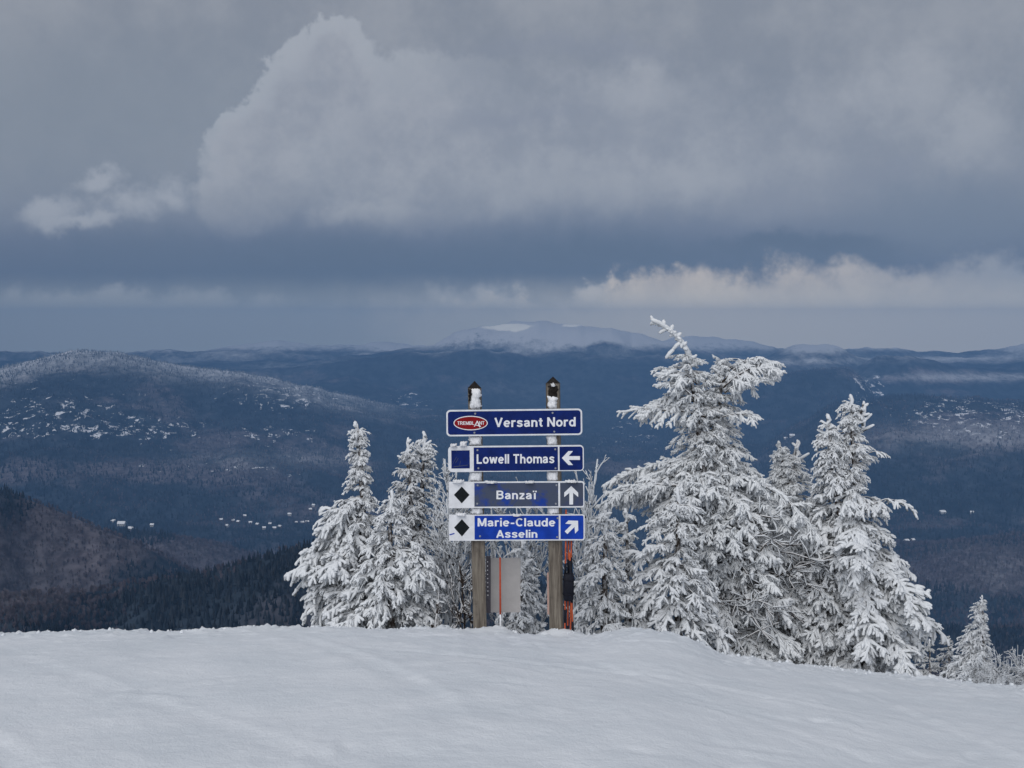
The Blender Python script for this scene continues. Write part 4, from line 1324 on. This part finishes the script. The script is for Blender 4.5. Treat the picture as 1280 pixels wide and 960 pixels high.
ARCH = [(.09, .48), (.16, .6), (.29, .64), (.42, .59), (.47, .46), (.47, 0)]
GL = {  # grotesque letter strokes: cap height 1, x height 0.72; width, strokes
    'V': (.72, [[(.07, 1), (.36, .03)], [(.65, 1), (.36, .03)]]),
    'e': (.60, [arc(.3, .36, .215, .285, 2, 318), [(.09, .37), (.52, .37)]]),
    'r': (.40, [[(.09, 0), (.09, .72)], [(.09, .48), (.15, .59), (.25, .64), (.39, .64)]]),
    's': (.55, [[(.48, .52), (.42, .61), (.28, .645), (.14, .61), (.1, .53), (.15, .44), (.28, .38), (.42, .31), (.47, .21), (.42, .12), (.28, .075), (.13, .11), (.07, .21)]]),
    'a': (.58, [[(.09, .51), (.14, .61), (.28, .645), (.41, .60), (.45, .5), (.45, .14), (.52, .06)], [(.45, .42), (.25, .37), (.12, .3), (.09, .2), (.14, .1), (.25, .075), (.38, .12), (.45, .22)]]),
    'n': (.57, [[(.09, 0), (.09, .72)], ARCH]),
    'h': (.57, [[(.09, 0), (.09, 1)], ARCH]),
    'm': (.88, [[(.09, 0), (.09, .72)], ARCH, [(x + .36, y) for x, y in ARCH]]),
    't': (.36, [[(.18, .92), (.18, .2), (.22, .1), (.35, .08)], [(.01, .645), (.35, .645)]]),
    'N': (.70, [[(.09, 0), (.09, 1)], [(.10, .96), (.60, .04)], [(.61, 0), (.61, 1)]]),
    'o': (.60, [arc(.3, .36, .215, .285, 0, 360, 22)]),
    'd': (.59, [arc(.275, .36, .2, .285, 0, 360, 22), [(.50, 0), (.50, 1)]]),
    'L': (.55, [[(.09, 0), (.09, 1)], [(.02, .085), (.54, .085)]]),
    'w': (.80, [[(.06, .72), (.22, .04)], [(.22, .04), (.40, .68)], [(.40, .68), (.58, .04)], [(.58, .04), (.74, .72)]]),
    'l': (.18, [[(.09, 0), (.09, 1)]]),
    'T': (.63, [[(.01, .915), (.62, .915)], [(.315, 0), (.315, .98)]]),
    'B': (.68, [[(.09, 0), (.09, 1)], [(.09, .915), (.4, .915), (.53, .86), (.56, .73), (.53, .60), (.4, .53), (.09, .53)], [(.36, .53), (.53, .47), (.59, .3), (.54, .14), (.4, .085), (.09, .085)]]),
    'z': (.52, [[(.04, .64), (.48, .64)], [(.44, .60), (.09, .12)], [(.03, .08), (.50, .08)]]),
    'ï': (.34, [[(.17, 0), (.17, .72)], [(-.01, .9), (.13, .9)], [(.21, .9), (.35, .9)]]),
    'i': (.18, [[(.09, 0), (.09, .72)], [(.09, .84), (.09, 1)]]),
    'M': (.82, [[(.09, 0), (.09, 1)], [(.12, .95), (.41, .06)], [(.41, .06), (.70, .95)], [(.73, 0), (.73, 1)]]),
    '-': (.40, [[(.03, .37), (.37, .37)]]),
    'C': (.70, [arc(.37, .5, .28, .42, 42, 318)]),
    'u': (.57, [[(.09, .72), (.09, .24), (.14, .12), (.27, .08), (.4, .12), (.47, .24)], [(.47, .72), (.47, 0)]]),
    'A': (.70, [[(.06, 0), (.35, .96)], [(.64, 0), (.35, .96)], [(.15, .29), (.55, .29)]]),
    'R': (.68, [[(.09, 0), (.09, 1)], [(.09, .915), (.4, .915), (.55, .85), (.58, .72), (.54, .58), (.4, .5), (.09, .5)], [(.34, .5), (.62, 0)]]),
    'E': (.58, [[(.09, 0), (.09, 1)], [(.02, .915), (.56, .915)], [(.02, .085), (.56, .085)], [(.09, .5), (.5, .5)]]),
    ' ': (.24, []),
}


def lettering(txt, x0, x1, ytop, ybase, yfront, parent, root, mat, name='lettering', slope=0.0, sw=.17, gap=.085):
    adv = 0; strokes = []
    for ch in txt:
        w, st = GL[ch]
        strokes += [[(x + adv, y) for x, y in s_] for s_ in st]
        adv += w + gap
    adv -= gap
    kx = (x1 - x0) / adv
    a = Acc()
    for i, st in enumerate(strokes):
        p = np.array(st, float)
        closed = len(p) > 3 and np.allclose(p[0], p[-1])
        t = np.gradient(p, axis=0)
        if closed:
            t[0] = t[-1] = p[1] - p[-2]
        t /= np.linalg.norm(t, axis=1)[:, None]
        nn = np.stack([-t[:, 1], t[:, 0]], -1) * sw / 2
        rim = np.concatenate([p + nn, p - nn])
        X = x0 + rim[:, 0] * kx
        Y = ybase - rim[:, 1] * (ybase - ytop) - slope * (X - x0)
        w_ = P(X, Y, YP)
        f = w_.copy(); f[:, 1] = yfront - .0010 - .00012 * (i % 6)
        b_ = w_.copy(); b_[:, 1] = yfront + .0004
        m_ = len(p); T = []
        for j in range(m_ - 1):
            q = (j, j + 1, m_ + j + 1, m_ + j)
            T += [(q[0], q[2], q[1]), (q[0], q[3], q[2])]
            for (e0, e1) in ((j, j + 1), (m_ + j + 1, m_ + j)):
                T += [(e0, e1, 2 * m_ + e1), (e0, 2 * m_ + e1, 2 * m_ + e0)]
        a.add(np.concatenate([f, b_]), np.array(T))
    return a.build(name, mat, parent, root, False)


def slab(name, poly, ya, yb, mat, parent, root):
    V, T = prism(poly, ya, yb)
    return link(name, mesh_np(name, V - root, T, mat, False), parent)


def multi(name, polys, ya, yb, mat, parent, root):
    a = Acc()
    for i_, p in enumerate(polys):
        a.add(*prism(p, ya - .0003 * i_, yb + .0001 * i_))
    return a.build(name, mat, parent, root, False)


def disc(cx, cy, r, n=10, ry=None):
    return [(cx + r * math.cos(2 * math.pi * k / n), cy + (ry or r) * math.sin(2 * math.pi * k / n)) for k in range(n)]


pl = P(601, 793, 11.55)
sroot = np.array([P(650, 796, 11.55)[0], 11.55, float(ground(P(650, 796, 11.55)[0], 11.55, False))])
sign = thing('trail_sign', 'blue ski trail signpost with four panels on two weathered wooden posts', 'sign', tuple(sroot))


def post(topx, topy, botx, boty, shoulder, rot):
    """square timber with a pyramid top, leaning a little"""
    w = 0.068
    b = P(botx, boty, 11.55); b[2] -= 0.35
    s = P(topx, shoulder, 11.55)
    ap = P(topx, topy, 11.55)
    a = Acc()
    rings = []
    nz = 9
    ch = .014
    prof = [(-w + ch, -w), (w - ch, -w), (w, -w + ch), (w, w - ch), (w - ch, w), (-w + ch, w), (-w, w - ch), (-w, -w + ch)]
    c_, s_ = math.cos(rot), math.sin(rot)
    prof = np.array([(x * c_ - y * s_, x * s_ + y * c_) for x, y in prof])
    for i in range(nz):
        t = i / (nz - 1)
        p = b + (s - b) * t
        k = 1 + 0.02 * rng.uniform(-1, 1)
        rings.append(np.concatenate([prof * k + p[:2], np.full((8, 1), p[2])], 1))
    V = np.concatenate(rings)
    T = []
    for i in range(nz - 1):
        for j in range(8):
            j2 = (j + 1) % 8
            T += [(i * 8 + j, i * 8 + j2, (i + 1) * 8 + j2), (i * 8 + j, (i + 1) * 8 + j2, (i + 1) * 8 + j)]
    a.add(V, np.array(T))
    o = a.build('post', M['wood'], sign, sroot, False)
    # bevelled pyramid cap, darker end grain
    a = Acc()
    top = np.concatenate([np.concatenate([prof * 1.0 + s[:2], np.full((8, 1), s[2])], 1), [ap]])
    a.add(top, [(j, (j + 1) % 8, 8) for j in range(8)])
    a.build('post_top', M['bark_dark'], o, sroot, False)
    return o, s, b


M['bark_dark'] = plain('wet_dark_wood', (0.014, 0.011, 0.010), 0.6, 0.5, 40, 0.5)
pL, sL, bL = post(593.2, 476, 601.0, 795, 485, R(5))
pR, sR, bR = post(691.2, 470.5, 696.6, 799, 479, R(-9))


def stuck(xa, xb, ya, yb, parent, seed, ragged=2.2, dist=11.47, mat='stuck_snow', name='snow_patch'):
    """a crust of blown snow stuck to the front of a post"""
    nx_, nz_ = 15, max(6, int((yb - ya) / 1.6))
    r2 = np.random.default_rng(seed)
    Xs, Ys = np.meshgrid(np.linspace(0, 1, nx_), np.linspace(0, 1, nz_))
    le = xa + r2.normal(0, ragged * .35, nz_); re = xb + r2.normal(0, ragged * .35, nz_)
    X = le[:, None] + (re - le)[:, None] * Xs
    Yp = ya + (yb - ya) * Ys
    Yp[0] += r2.normal(0, ragged * .5, nx_); Yp[-1] += r2.normal(0, ragged * .5, nx_)
    bul = np.minimum(1, 4 * np.minimum(Xs, 1 - Xs)) ** .5 * np.minimum(1, 5 * np.minimum(Ys, 1 - Ys)) ** .5
    w = P(X.ravel(), Yp.ravel(), 11.47).reshape(nz_, nx_, 3)
    w[..., 1] = dist + .035 - bul * (.05 + .02 * r2.random((nz_, nx_)))
    bk = w.copy(); bk[..., 1] = dist + .05
    V = np.concatenate([w.reshape(-1, 3), bk.reshape(-1, 3)])
    i_ = (np.arange(nz_ - 1)[:, None] * nx_ + np.arange(nx_ - 1)[None]).ravel()
    q = np.stack([i_, i_ + nx_, i_ + nx_ + 1, i_ + 1], -1)
    T = np.concatenate([q[:, [0, 1, 2]], q[:, [0, 2, 3]]])
    N_ = nz_ * nx_
    bor = [i for i in range(nx_)] + [nx_ * (k + 1) + nx_ - 1 for k in range(nz_ - 1)] + [N_ - 2 - i for i in range(nx_ - 1)] + [nx_ * (nz_ - 2 - k) for k in range(nz_ - 2)]
    e = []
    for i in range(len(bor)):
        p_, q_ = bor[i], bor[(i + 1) % len(bor)]
        e += [(p_, q_, N_ + q_), (p_, N_ + q_, N_ + p_)]
    return link(name, mesh_np(name, V - sroot, np.concatenate([T, np.array(e)]), M[mat], True), parent)


stuck(586.8, 601.3, 485, 513, pL, 1)
stuck(586, 602.3, 544, 558, pL, 2, 1.5)
stuck(587, 603, 588, 603, pL, 3, 1.5)
stuck(588, 604, 633, 644, pL, 4, 1.5)
stuck(684.5, 697.5, 494, 513, pR, 5, 2.5)
stuck(688.5, 694, 479, 484, pR, 15, 1.5)
stuck(685, 698, 479.5, 500, pR, 21, 2.5, 11.485, 'bark_dark', 'wet_patch')
stuck(585.6, 589.5, 486, 502, pL, 22, 1.5, 11.462, 'bark_dark', 'wet_patch')
stuck(683.5, 697, 543, 558, pR, 6, 1.5)
stuck(684, 698, 588, 603, pR, 7, 1.5)
stuck(685, 699, 633, 644, pR, 8, 1.5)

TH = 0.012
for (xa, xb, ya, yb, sd_, pp) in ((563, 571, 554.6, 558.2, 31, pL), (575, 584, 551.5, 558, 32, pL), (566, 580, 599.5, 603, 33, pL), (606, 622, 600.8, 603.3, 34, pL), (655, 668, 601, 603, 35, pR), (570, 583, 640.8, 644.2, 36, pL), (640, 652, 642, 644.2, 37, pR), (706, 722, 600, 602.4, 38, pR)):
    stuck(xa, xb, ya, yb, pp, sd_, 1.2, 11.40)
y0f = YP


def arrow(cx, cy, ang, L, hw, th):
    """three-stroke arrow: shaft and two head bars, photo pixels"""
    out = []
    d = np.array([math.cos(ang), -math.sin(ang)]); nn = np.array([-d[1], d[0]])
    tip = np.array([cx, cy]) + d * L / 2
    tail = np.array([cx, cy]) - d * L / 2
    out.append([tuple(tail + nn * th / 2), tuple(tip - d * th * .5 + nn * th / 2), tuple(tip - d * th * .5 - nn * th / 2), tuple(tail - nn * th / 2)])
    for s in (1, -1):
        e = tip - d * hw + nn * s * hw
        b = (d * -1 + nn * s) / math.sqrt(2)
        pb = np.array([-b[1], b[0]])
        out.append([tuple(tip + d * th * .25), tuple(tip - d * th * 1.15), tuple(e - d * th * 1.0 * 0.85), tuple(e + d * th * .35)])
    return out


def screws(lst, parent):
    for (x, y) in lst:
        slab('screw', disc(x, y, 1.25), y0f - .0055, y0f - .001, M['screw'], parent, sroot)


# --- panel 1
rot = -R(.62)
o = slab('sign_panel', rrect(557.9, 511.6, 727.8, 544.6, 5, rot), y0f, y0f + TH, M['white'], sign, sroot)
o['label'] = 'top navy panel reading Versant Nord with a red oval logo'
slab('blue_field', rrect(559.9, 513.6, 725.8, 542.6, 3.6, rot), y0f - .0015, y0f + .001, M['navy'], o, sroot)
slab('logo_rim', disc(588.3, 528.8, 21.4, 36, 9.0), y0f - .003, y0f - .001, M['letter'], o, sroot)
slab('logo_oval', disc(588.3, 528.8, 20.3, 36, 7.9), y0f - .0042, y0f - .002, M['red'], o, sroot)
lettering('TREMBL', 571.6, 593.0, 526.7, 531.0, y0f - .0043, o, sroot, M['letter'], 'logo_lettering', 0.0, .15, .07)
lettering('NT', 599.0, 605.6, 526.4, 530.8, y0f - .0043, o, sroot, M['letter'], 'logo_lettering', 0.0, .15, .07)
multi('logo_lettering', [[(592.4, 533.2), (593.5, 533.2), (597.4, 526.6), (596.2, 526.0)], [(595.8, 526.0), (597.2, 526.0), (600.6, 533.6), (599.4, 534.4)], [(594.6, 530.6), (601.0, 532.4), (601.2, 533.4), (594.0, 531.4)]],
      y0f - .0058, y0f - .004, M['letter'], o, sroot)
lettering('Versant Nord', 618.2, 719.6, 522.3, 534.0, y0f - .0016, o, sroot, M['letter'], 'lettering', .0105)
screws([(594, 517), (593, 540.8), (690.7, 516), (692.8, 539.5)], o)

# --- panel 2
rot = -R(.55)
o = slab('sign_panel', rrect(560.2, 557.0, 729.8, 589.4, 5, rot), y0f + .001, y0f + TH, M['white'], sign, sroot)
o['label'] = 'second panel reading Lowell Thomas with blue square and left arrow'
slab('blue_square', rrect(564.2, 563, 587.2, 585.6, .3, rot), y0f - .0005, y0f + .002, M['navy'], o, sroot)
slab('blue_field', rrect(592.2, 558.9, 697.4, 588.3, .3, rot, (0, 0, 0, 0)), y0f - .0005, y0f + .002, M['navy'], o, sroot)
slab('arrow_field', rrect(699.4, 558.2, 728.4, 587.6, 3.4, rot, (0, 1, 1, 0)), y0f - .0005, y0f + .002, M['navy'], o, sroot)
lettering('Lowell Thomas', 595.8, 693.0, 568.0, 579.7, y0f - .0006, o, sroot, M['letter'], 'lettering', .008)
multi('arrow', arrow(714.2, 572.5, math.pi, 21.5, 8.7, 4.7), y0f - .0025, y0f, M['letter'], o, sroot)
screws([(596.8, 562.6), (598, 585.2), (694, 561.5), (694.4, 585.3)], o)
multi('scratch', [[(565, 581), (565.6, 580.6), (571, 571), (570.4, 571)], [(567, 583), (585, 581), (585, 581.7), (567, 584)], [(569, 579), (569.6, 579), (573, 573), (572.6, 572.6)], [(574, 583), (574.5, 583), (576, 576), (575.5, 576)]],
      y0f - .0012, y0f, M['slate'], o, sroot)

# --- panel 3
o = slab('sign_panel', rrect(560.9, 601.9, 730.4, 634.8, 3, -R(.3), (0, 1, 1, 0)), y0f + .001, y0f + TH, M['white'], sign, sroot)
o['label'] = 'third panel reading Banzaï on faded mottled blue with black diamond'
slab('faded_field', rrect(593.0, 603.6, 697.8, 633.0, .3, -R(.3), (0, 0, 0, 0)), y0f - .0005, y0f + .002, M['mottled'], o, sroot)
slab('arrow_field', rrect(700.2, 603.4, 729.0, 632.6, 2, -R(.3), (0, 1, 1, 0)), y0f - .0005, y0f + .002, M['slate'], o, sroot)
slab('diamond', [(577.2, 608.2), (586.9, 618.6), (577.2, 629.2), (567.4, 618.6)], y0f - .0005, y0f + .002, M['black'], o, sroot)
lettering('Banzaï', 620.5, 670.8, 613.2, 624.0, y0f - .0006, o, sroot, M['letter'])
multi('arrow', arrow(714.0, 619.6, math.pi / 2, 22, 8.7, 4.7), y0f - .0025, y0f, M['letter'], o, sroot)
screws([(597, 606.5), (596.4, 629.6), (695.6, 606.4), (694.8, 629.6)], o)

# --- panel 4
o = slab('sign_panel', rrect(561.3, 643.2, 730.9, 675.8, 3, -R(.2), (0, 1, 1, 0)), y0f + .001, y0f + TH, M['white'], sign, sroot)
o['label'] = 'bottom panel reading Marie-Claude Asselin with black diamond and diagonal arrow'
slab('blue_field', rrect(593.2, 644.6, 698.4, 674.3, .3, -R(.2), (0, 0, 0, 0)), y0f - .0005, y0f + .002, M['blue'], o, sroot)
slab('arrow_field', rrect(700.6, 644.4, 729.4, 673.9, 2, -R(.2), (0, 1, 1, 0)), y0f - .0005, y0f + .002, M['blue'], o, sroot)
slab('diamond', [(577.4, 649.0), (586.9, 659.5), (577.4, 670.6), (567.6, 659.5)], y0f - .0005, y0f + .002, M['black'], o, sroot)
lettering('Marie-Claude', 597.0, 694.2, 647.6, 658.0, y0f - .0006, o, sroot, M['letter'])
lettering('Asselin', 620.5, 671.9, 662.3, 672.2, y0f - .0006, o, sroot, M['letter'])
multi('arrow', arrow(714.6, 658.8, math.pi / 4, 20, 8.7, 4.7), y0f - .0025, y0f, M['letter'], o, sroot)
screws([(697.0, 647.6), (696.4, 671.2), (600.0, 670.2)], o)
multi('paint_scrape', [[(561.6, 668.0), (566, 666.6), (568.2, 666.2), (568, 667.6), (562, 669.2)]], y0f - .0005, y0f + .002, M['blue'], o, sroot)

# battens that carry the panels on the posts
for ya in (528, 573, 618, 659):
    for (xa, xb) in ((585 + (ya - 485) * .024, 602 + (ya - 485) * .024), (683 + (ya - 485) * .018, 700 + (ya - 485) * .018)):
        slab('bracket', [(xa + 2, ya - 6), (xb - 2, ya - 6), (xb - 2, ya + 6), (xa + 2, ya + 6)], y0f + TH + .0005, 11.52, M['channel'], sign, sroot)

# ------------------------------------------------------------------ grey board seen from behind, and stakes
broot = np.array([*P(609, 795, 11.72)[:2], 0.0]); broot[2] = float(ground(broot[0], broot[1], False))
bd = thing('blank_board', 'blank grey board behind the left sign post, backed by a dark perforated channel', 'board', tuple(broot))


def slab_at(name, poly, ya, yb, dist, mat, parent, root):
    V, T = prism(poly, ya, yb, dist)
    return link(name, mesh_np(name, V - root, T, mat, False), parent)


slab_at('panel', rrect(612.6, 697.5, 650.6, 765.5, 2.0, R(.3)), 11.70, 11.712, 11.7, M['grey_board'], bd, broot)
slab_at('channel', [(607.5, 695), (613.4, 695), (613.4, 766), (607.5, 766)], 11.70 - .012, 11.70 - .002, 11.7, M['channel'], bd, broot)
slab_at('channel_foot', [(603, 766), (608, 766), (608, 812), (603, 812)], 11.70 - .012, 11.70 - .002, 11.7, M['channel'], bd, broot)
hm = None
for k in range(9):
    if hm is None:
        V, T = prism(disc(609.4, 702, .75, 8), 11.685, 11.6875, 11.7)
        cen = V.mean(0); hm = mesh_np('bolt_hole', V - cen, T, M['letter'], False)
    q = P(609.4 + k * .06, 702 + k * 5.2, 11.7)
    link('bolt_hole', hm, bd, tuple(np.array([q[0], 11.686, q[2]]) - broot))

pb = P(625.6, 795, 11.6)
sr = np.array([pb[0], 11.6, float(ground(pb[0], 11.6, False))])
st = thing('marker_stake', 'thin red and white stake standing in the snow before the grey board', 'stake', tuple(sr))
a = Acc(); a.add(*tube([P(625.1, 697, 11.6), P(625.3, 740, 11.6), P(625.5, 768, 11.6)], [.008, .0095, .0095], 8)); a.build('painted_shaft', M['redpole'], st, sr)
a = Acc(); a.add(*tube([P(625.5, 768, 11.6), P(625.6, 785, 11.6), P(625.8, 806, 11.6)], [.0105, .0105, .0105], 8)); a.build('white_sleeve', M['letter'], st, sr)

# pale pink board glimpsed behind the right post
pr = P(688, 795, 11.75); pr = np.array([pr[0], 11.75, float(ground(pr[0], 11.75, False))])
pk = thing('pink_board', 'narrow pale pink board edge showing behind the right sign post', 'board', tuple(pr))
slab_at('panel', [(683.8, 716), (692, 714), (693, 770), (684.2, 768)], 11.74, 11.75, 11.74, M['pink'], pk, pr)
slab_at('stake', [(693, 712), (696, 712), (696, 815), (693, 815)], 11.751, 11.765, 11.75, M['wood'], pk, pr)

# bundle of orange and black poles beside the right post
PY_ = 11.45
poles = [  # top x,y  bottom x,y, depth, bands (from top, y ranges that are black), label
    (707.6, 637, 706.0, 799, 0.0, [(704, 717), (762, 778)], 'leftmost orange pole in the bundle by the right post'),
    (711.0, 672, 709.6, 801, .035, [(700, 717), (783, 801)], 'second orange pole from the left in the bundle, black footed'),
    (714.4, 674, 713.2, 797, .02, [(697, 717)], 'third orange pole from the left in the bundle'),
    (711.8, 690, 716.6, 800, -.03, [(700, 752), (776, 800)], 'rightmost slanting pole in the bundle with a long black foot'),
]
for (xa, ya, xb, yb, dd, bands, lab) in poles:
    tp, bt = P(xa, ya, PY_), P(xb, yb, PY_)
    tp[1] += dd; bt[1] += dd
    g_ = float(ground(bt[0], bt[1], False))
    rt = bt.copy()
    t = thing('marker_pole', lab, 'pole', tuple(rt), 'orange marker poles leaning by the sign')
    bt2 = bt + (bt - tp) / np.linalg.norm(bt - tp) * .12
    a = Acc(); a.add(*tube([tp, (tp + bt) / 2, bt, bt2], [.0085] * 4, 8)); a.build('shaft', M['orange'], t, rt)
    for (b0, b1_) in bands:
        f0, f1 = (b0 - ya) / (yb - ya), (b1_ - ya) / (yb - ya)
        a = Acc(); a.add(*tube([tp + (bt - tp) * f0, tp + (bt - tp) * f1], [.0125, .0125], 8)); a.build('black_band', M['rubber'], t, rt)
pc = P(710.8, 750, PY_)
pd_ = thing('pole_pad', 'black padded sleeve strapped around the orange poles beside the right post', 'pad', tuple(pc))
a = Acc()
n = 18
pr_ = []
for Yk, kx in ((716.5, .82), (718, 1.0), (733, 1.04), (748, 1.0), (750.3, .8)):
    c = P(710.9 - (Yk - 716) * .01, Yk, PY_)
    an = np.arange(n) * 2 * math.pi / n
    sq = lambda v: np.sign(v) * np.abs(v) ** .55
    pr_.append(np.stack([c[0] + .054 * kx * sq(np.cos(an)), c[1] + .05 * kx * sq(np.sin(an)), np.full(n, c[2])], -1))
V = np.concatenate(pr_ + [[pr_[0].mean(0)], [pr_[-1].mean(0)]])
T = []
for i in range(4):
    for j in range(n):
        j2 = (j + 1) % n
        T += [(i * n + j, (i + 1) * n + j, (i + 1) * n + j2), (i * n + j, (i + 1) * n + j2, i * n + j2)]
for j in range(n):
    T += [(j, (j + 1) % n, 5 * n), (4 * n + (j + 1) % n, 4 * n + j, 5 * n + 1)]
a.add(V, np.array(T)); a.build('sleeve', M['rubber'], pd_, pc)
a = Acc()
for Yk in (724, 742):
    c = P(710.9, Yk, PY_)
    an = np.linspace(0, 2 * math.pi, 19)
    sq = lambda v: np.sign(v) * np.abs(v) ** .55
    ring = np.stack([c[0] + .059 * sq(np.cos(an)), c[1] + .055 * sq(np.sin(an)), np.full(19, c[2])], -1)
    a.add(*tube(ring, np.full(19, .006), 5, False))
a.build('strap', M['rubber'], pd_, pc)

print('TRIS', sum(len(o.data.polygons) for o in S.objects if o.type == 'MESH'))
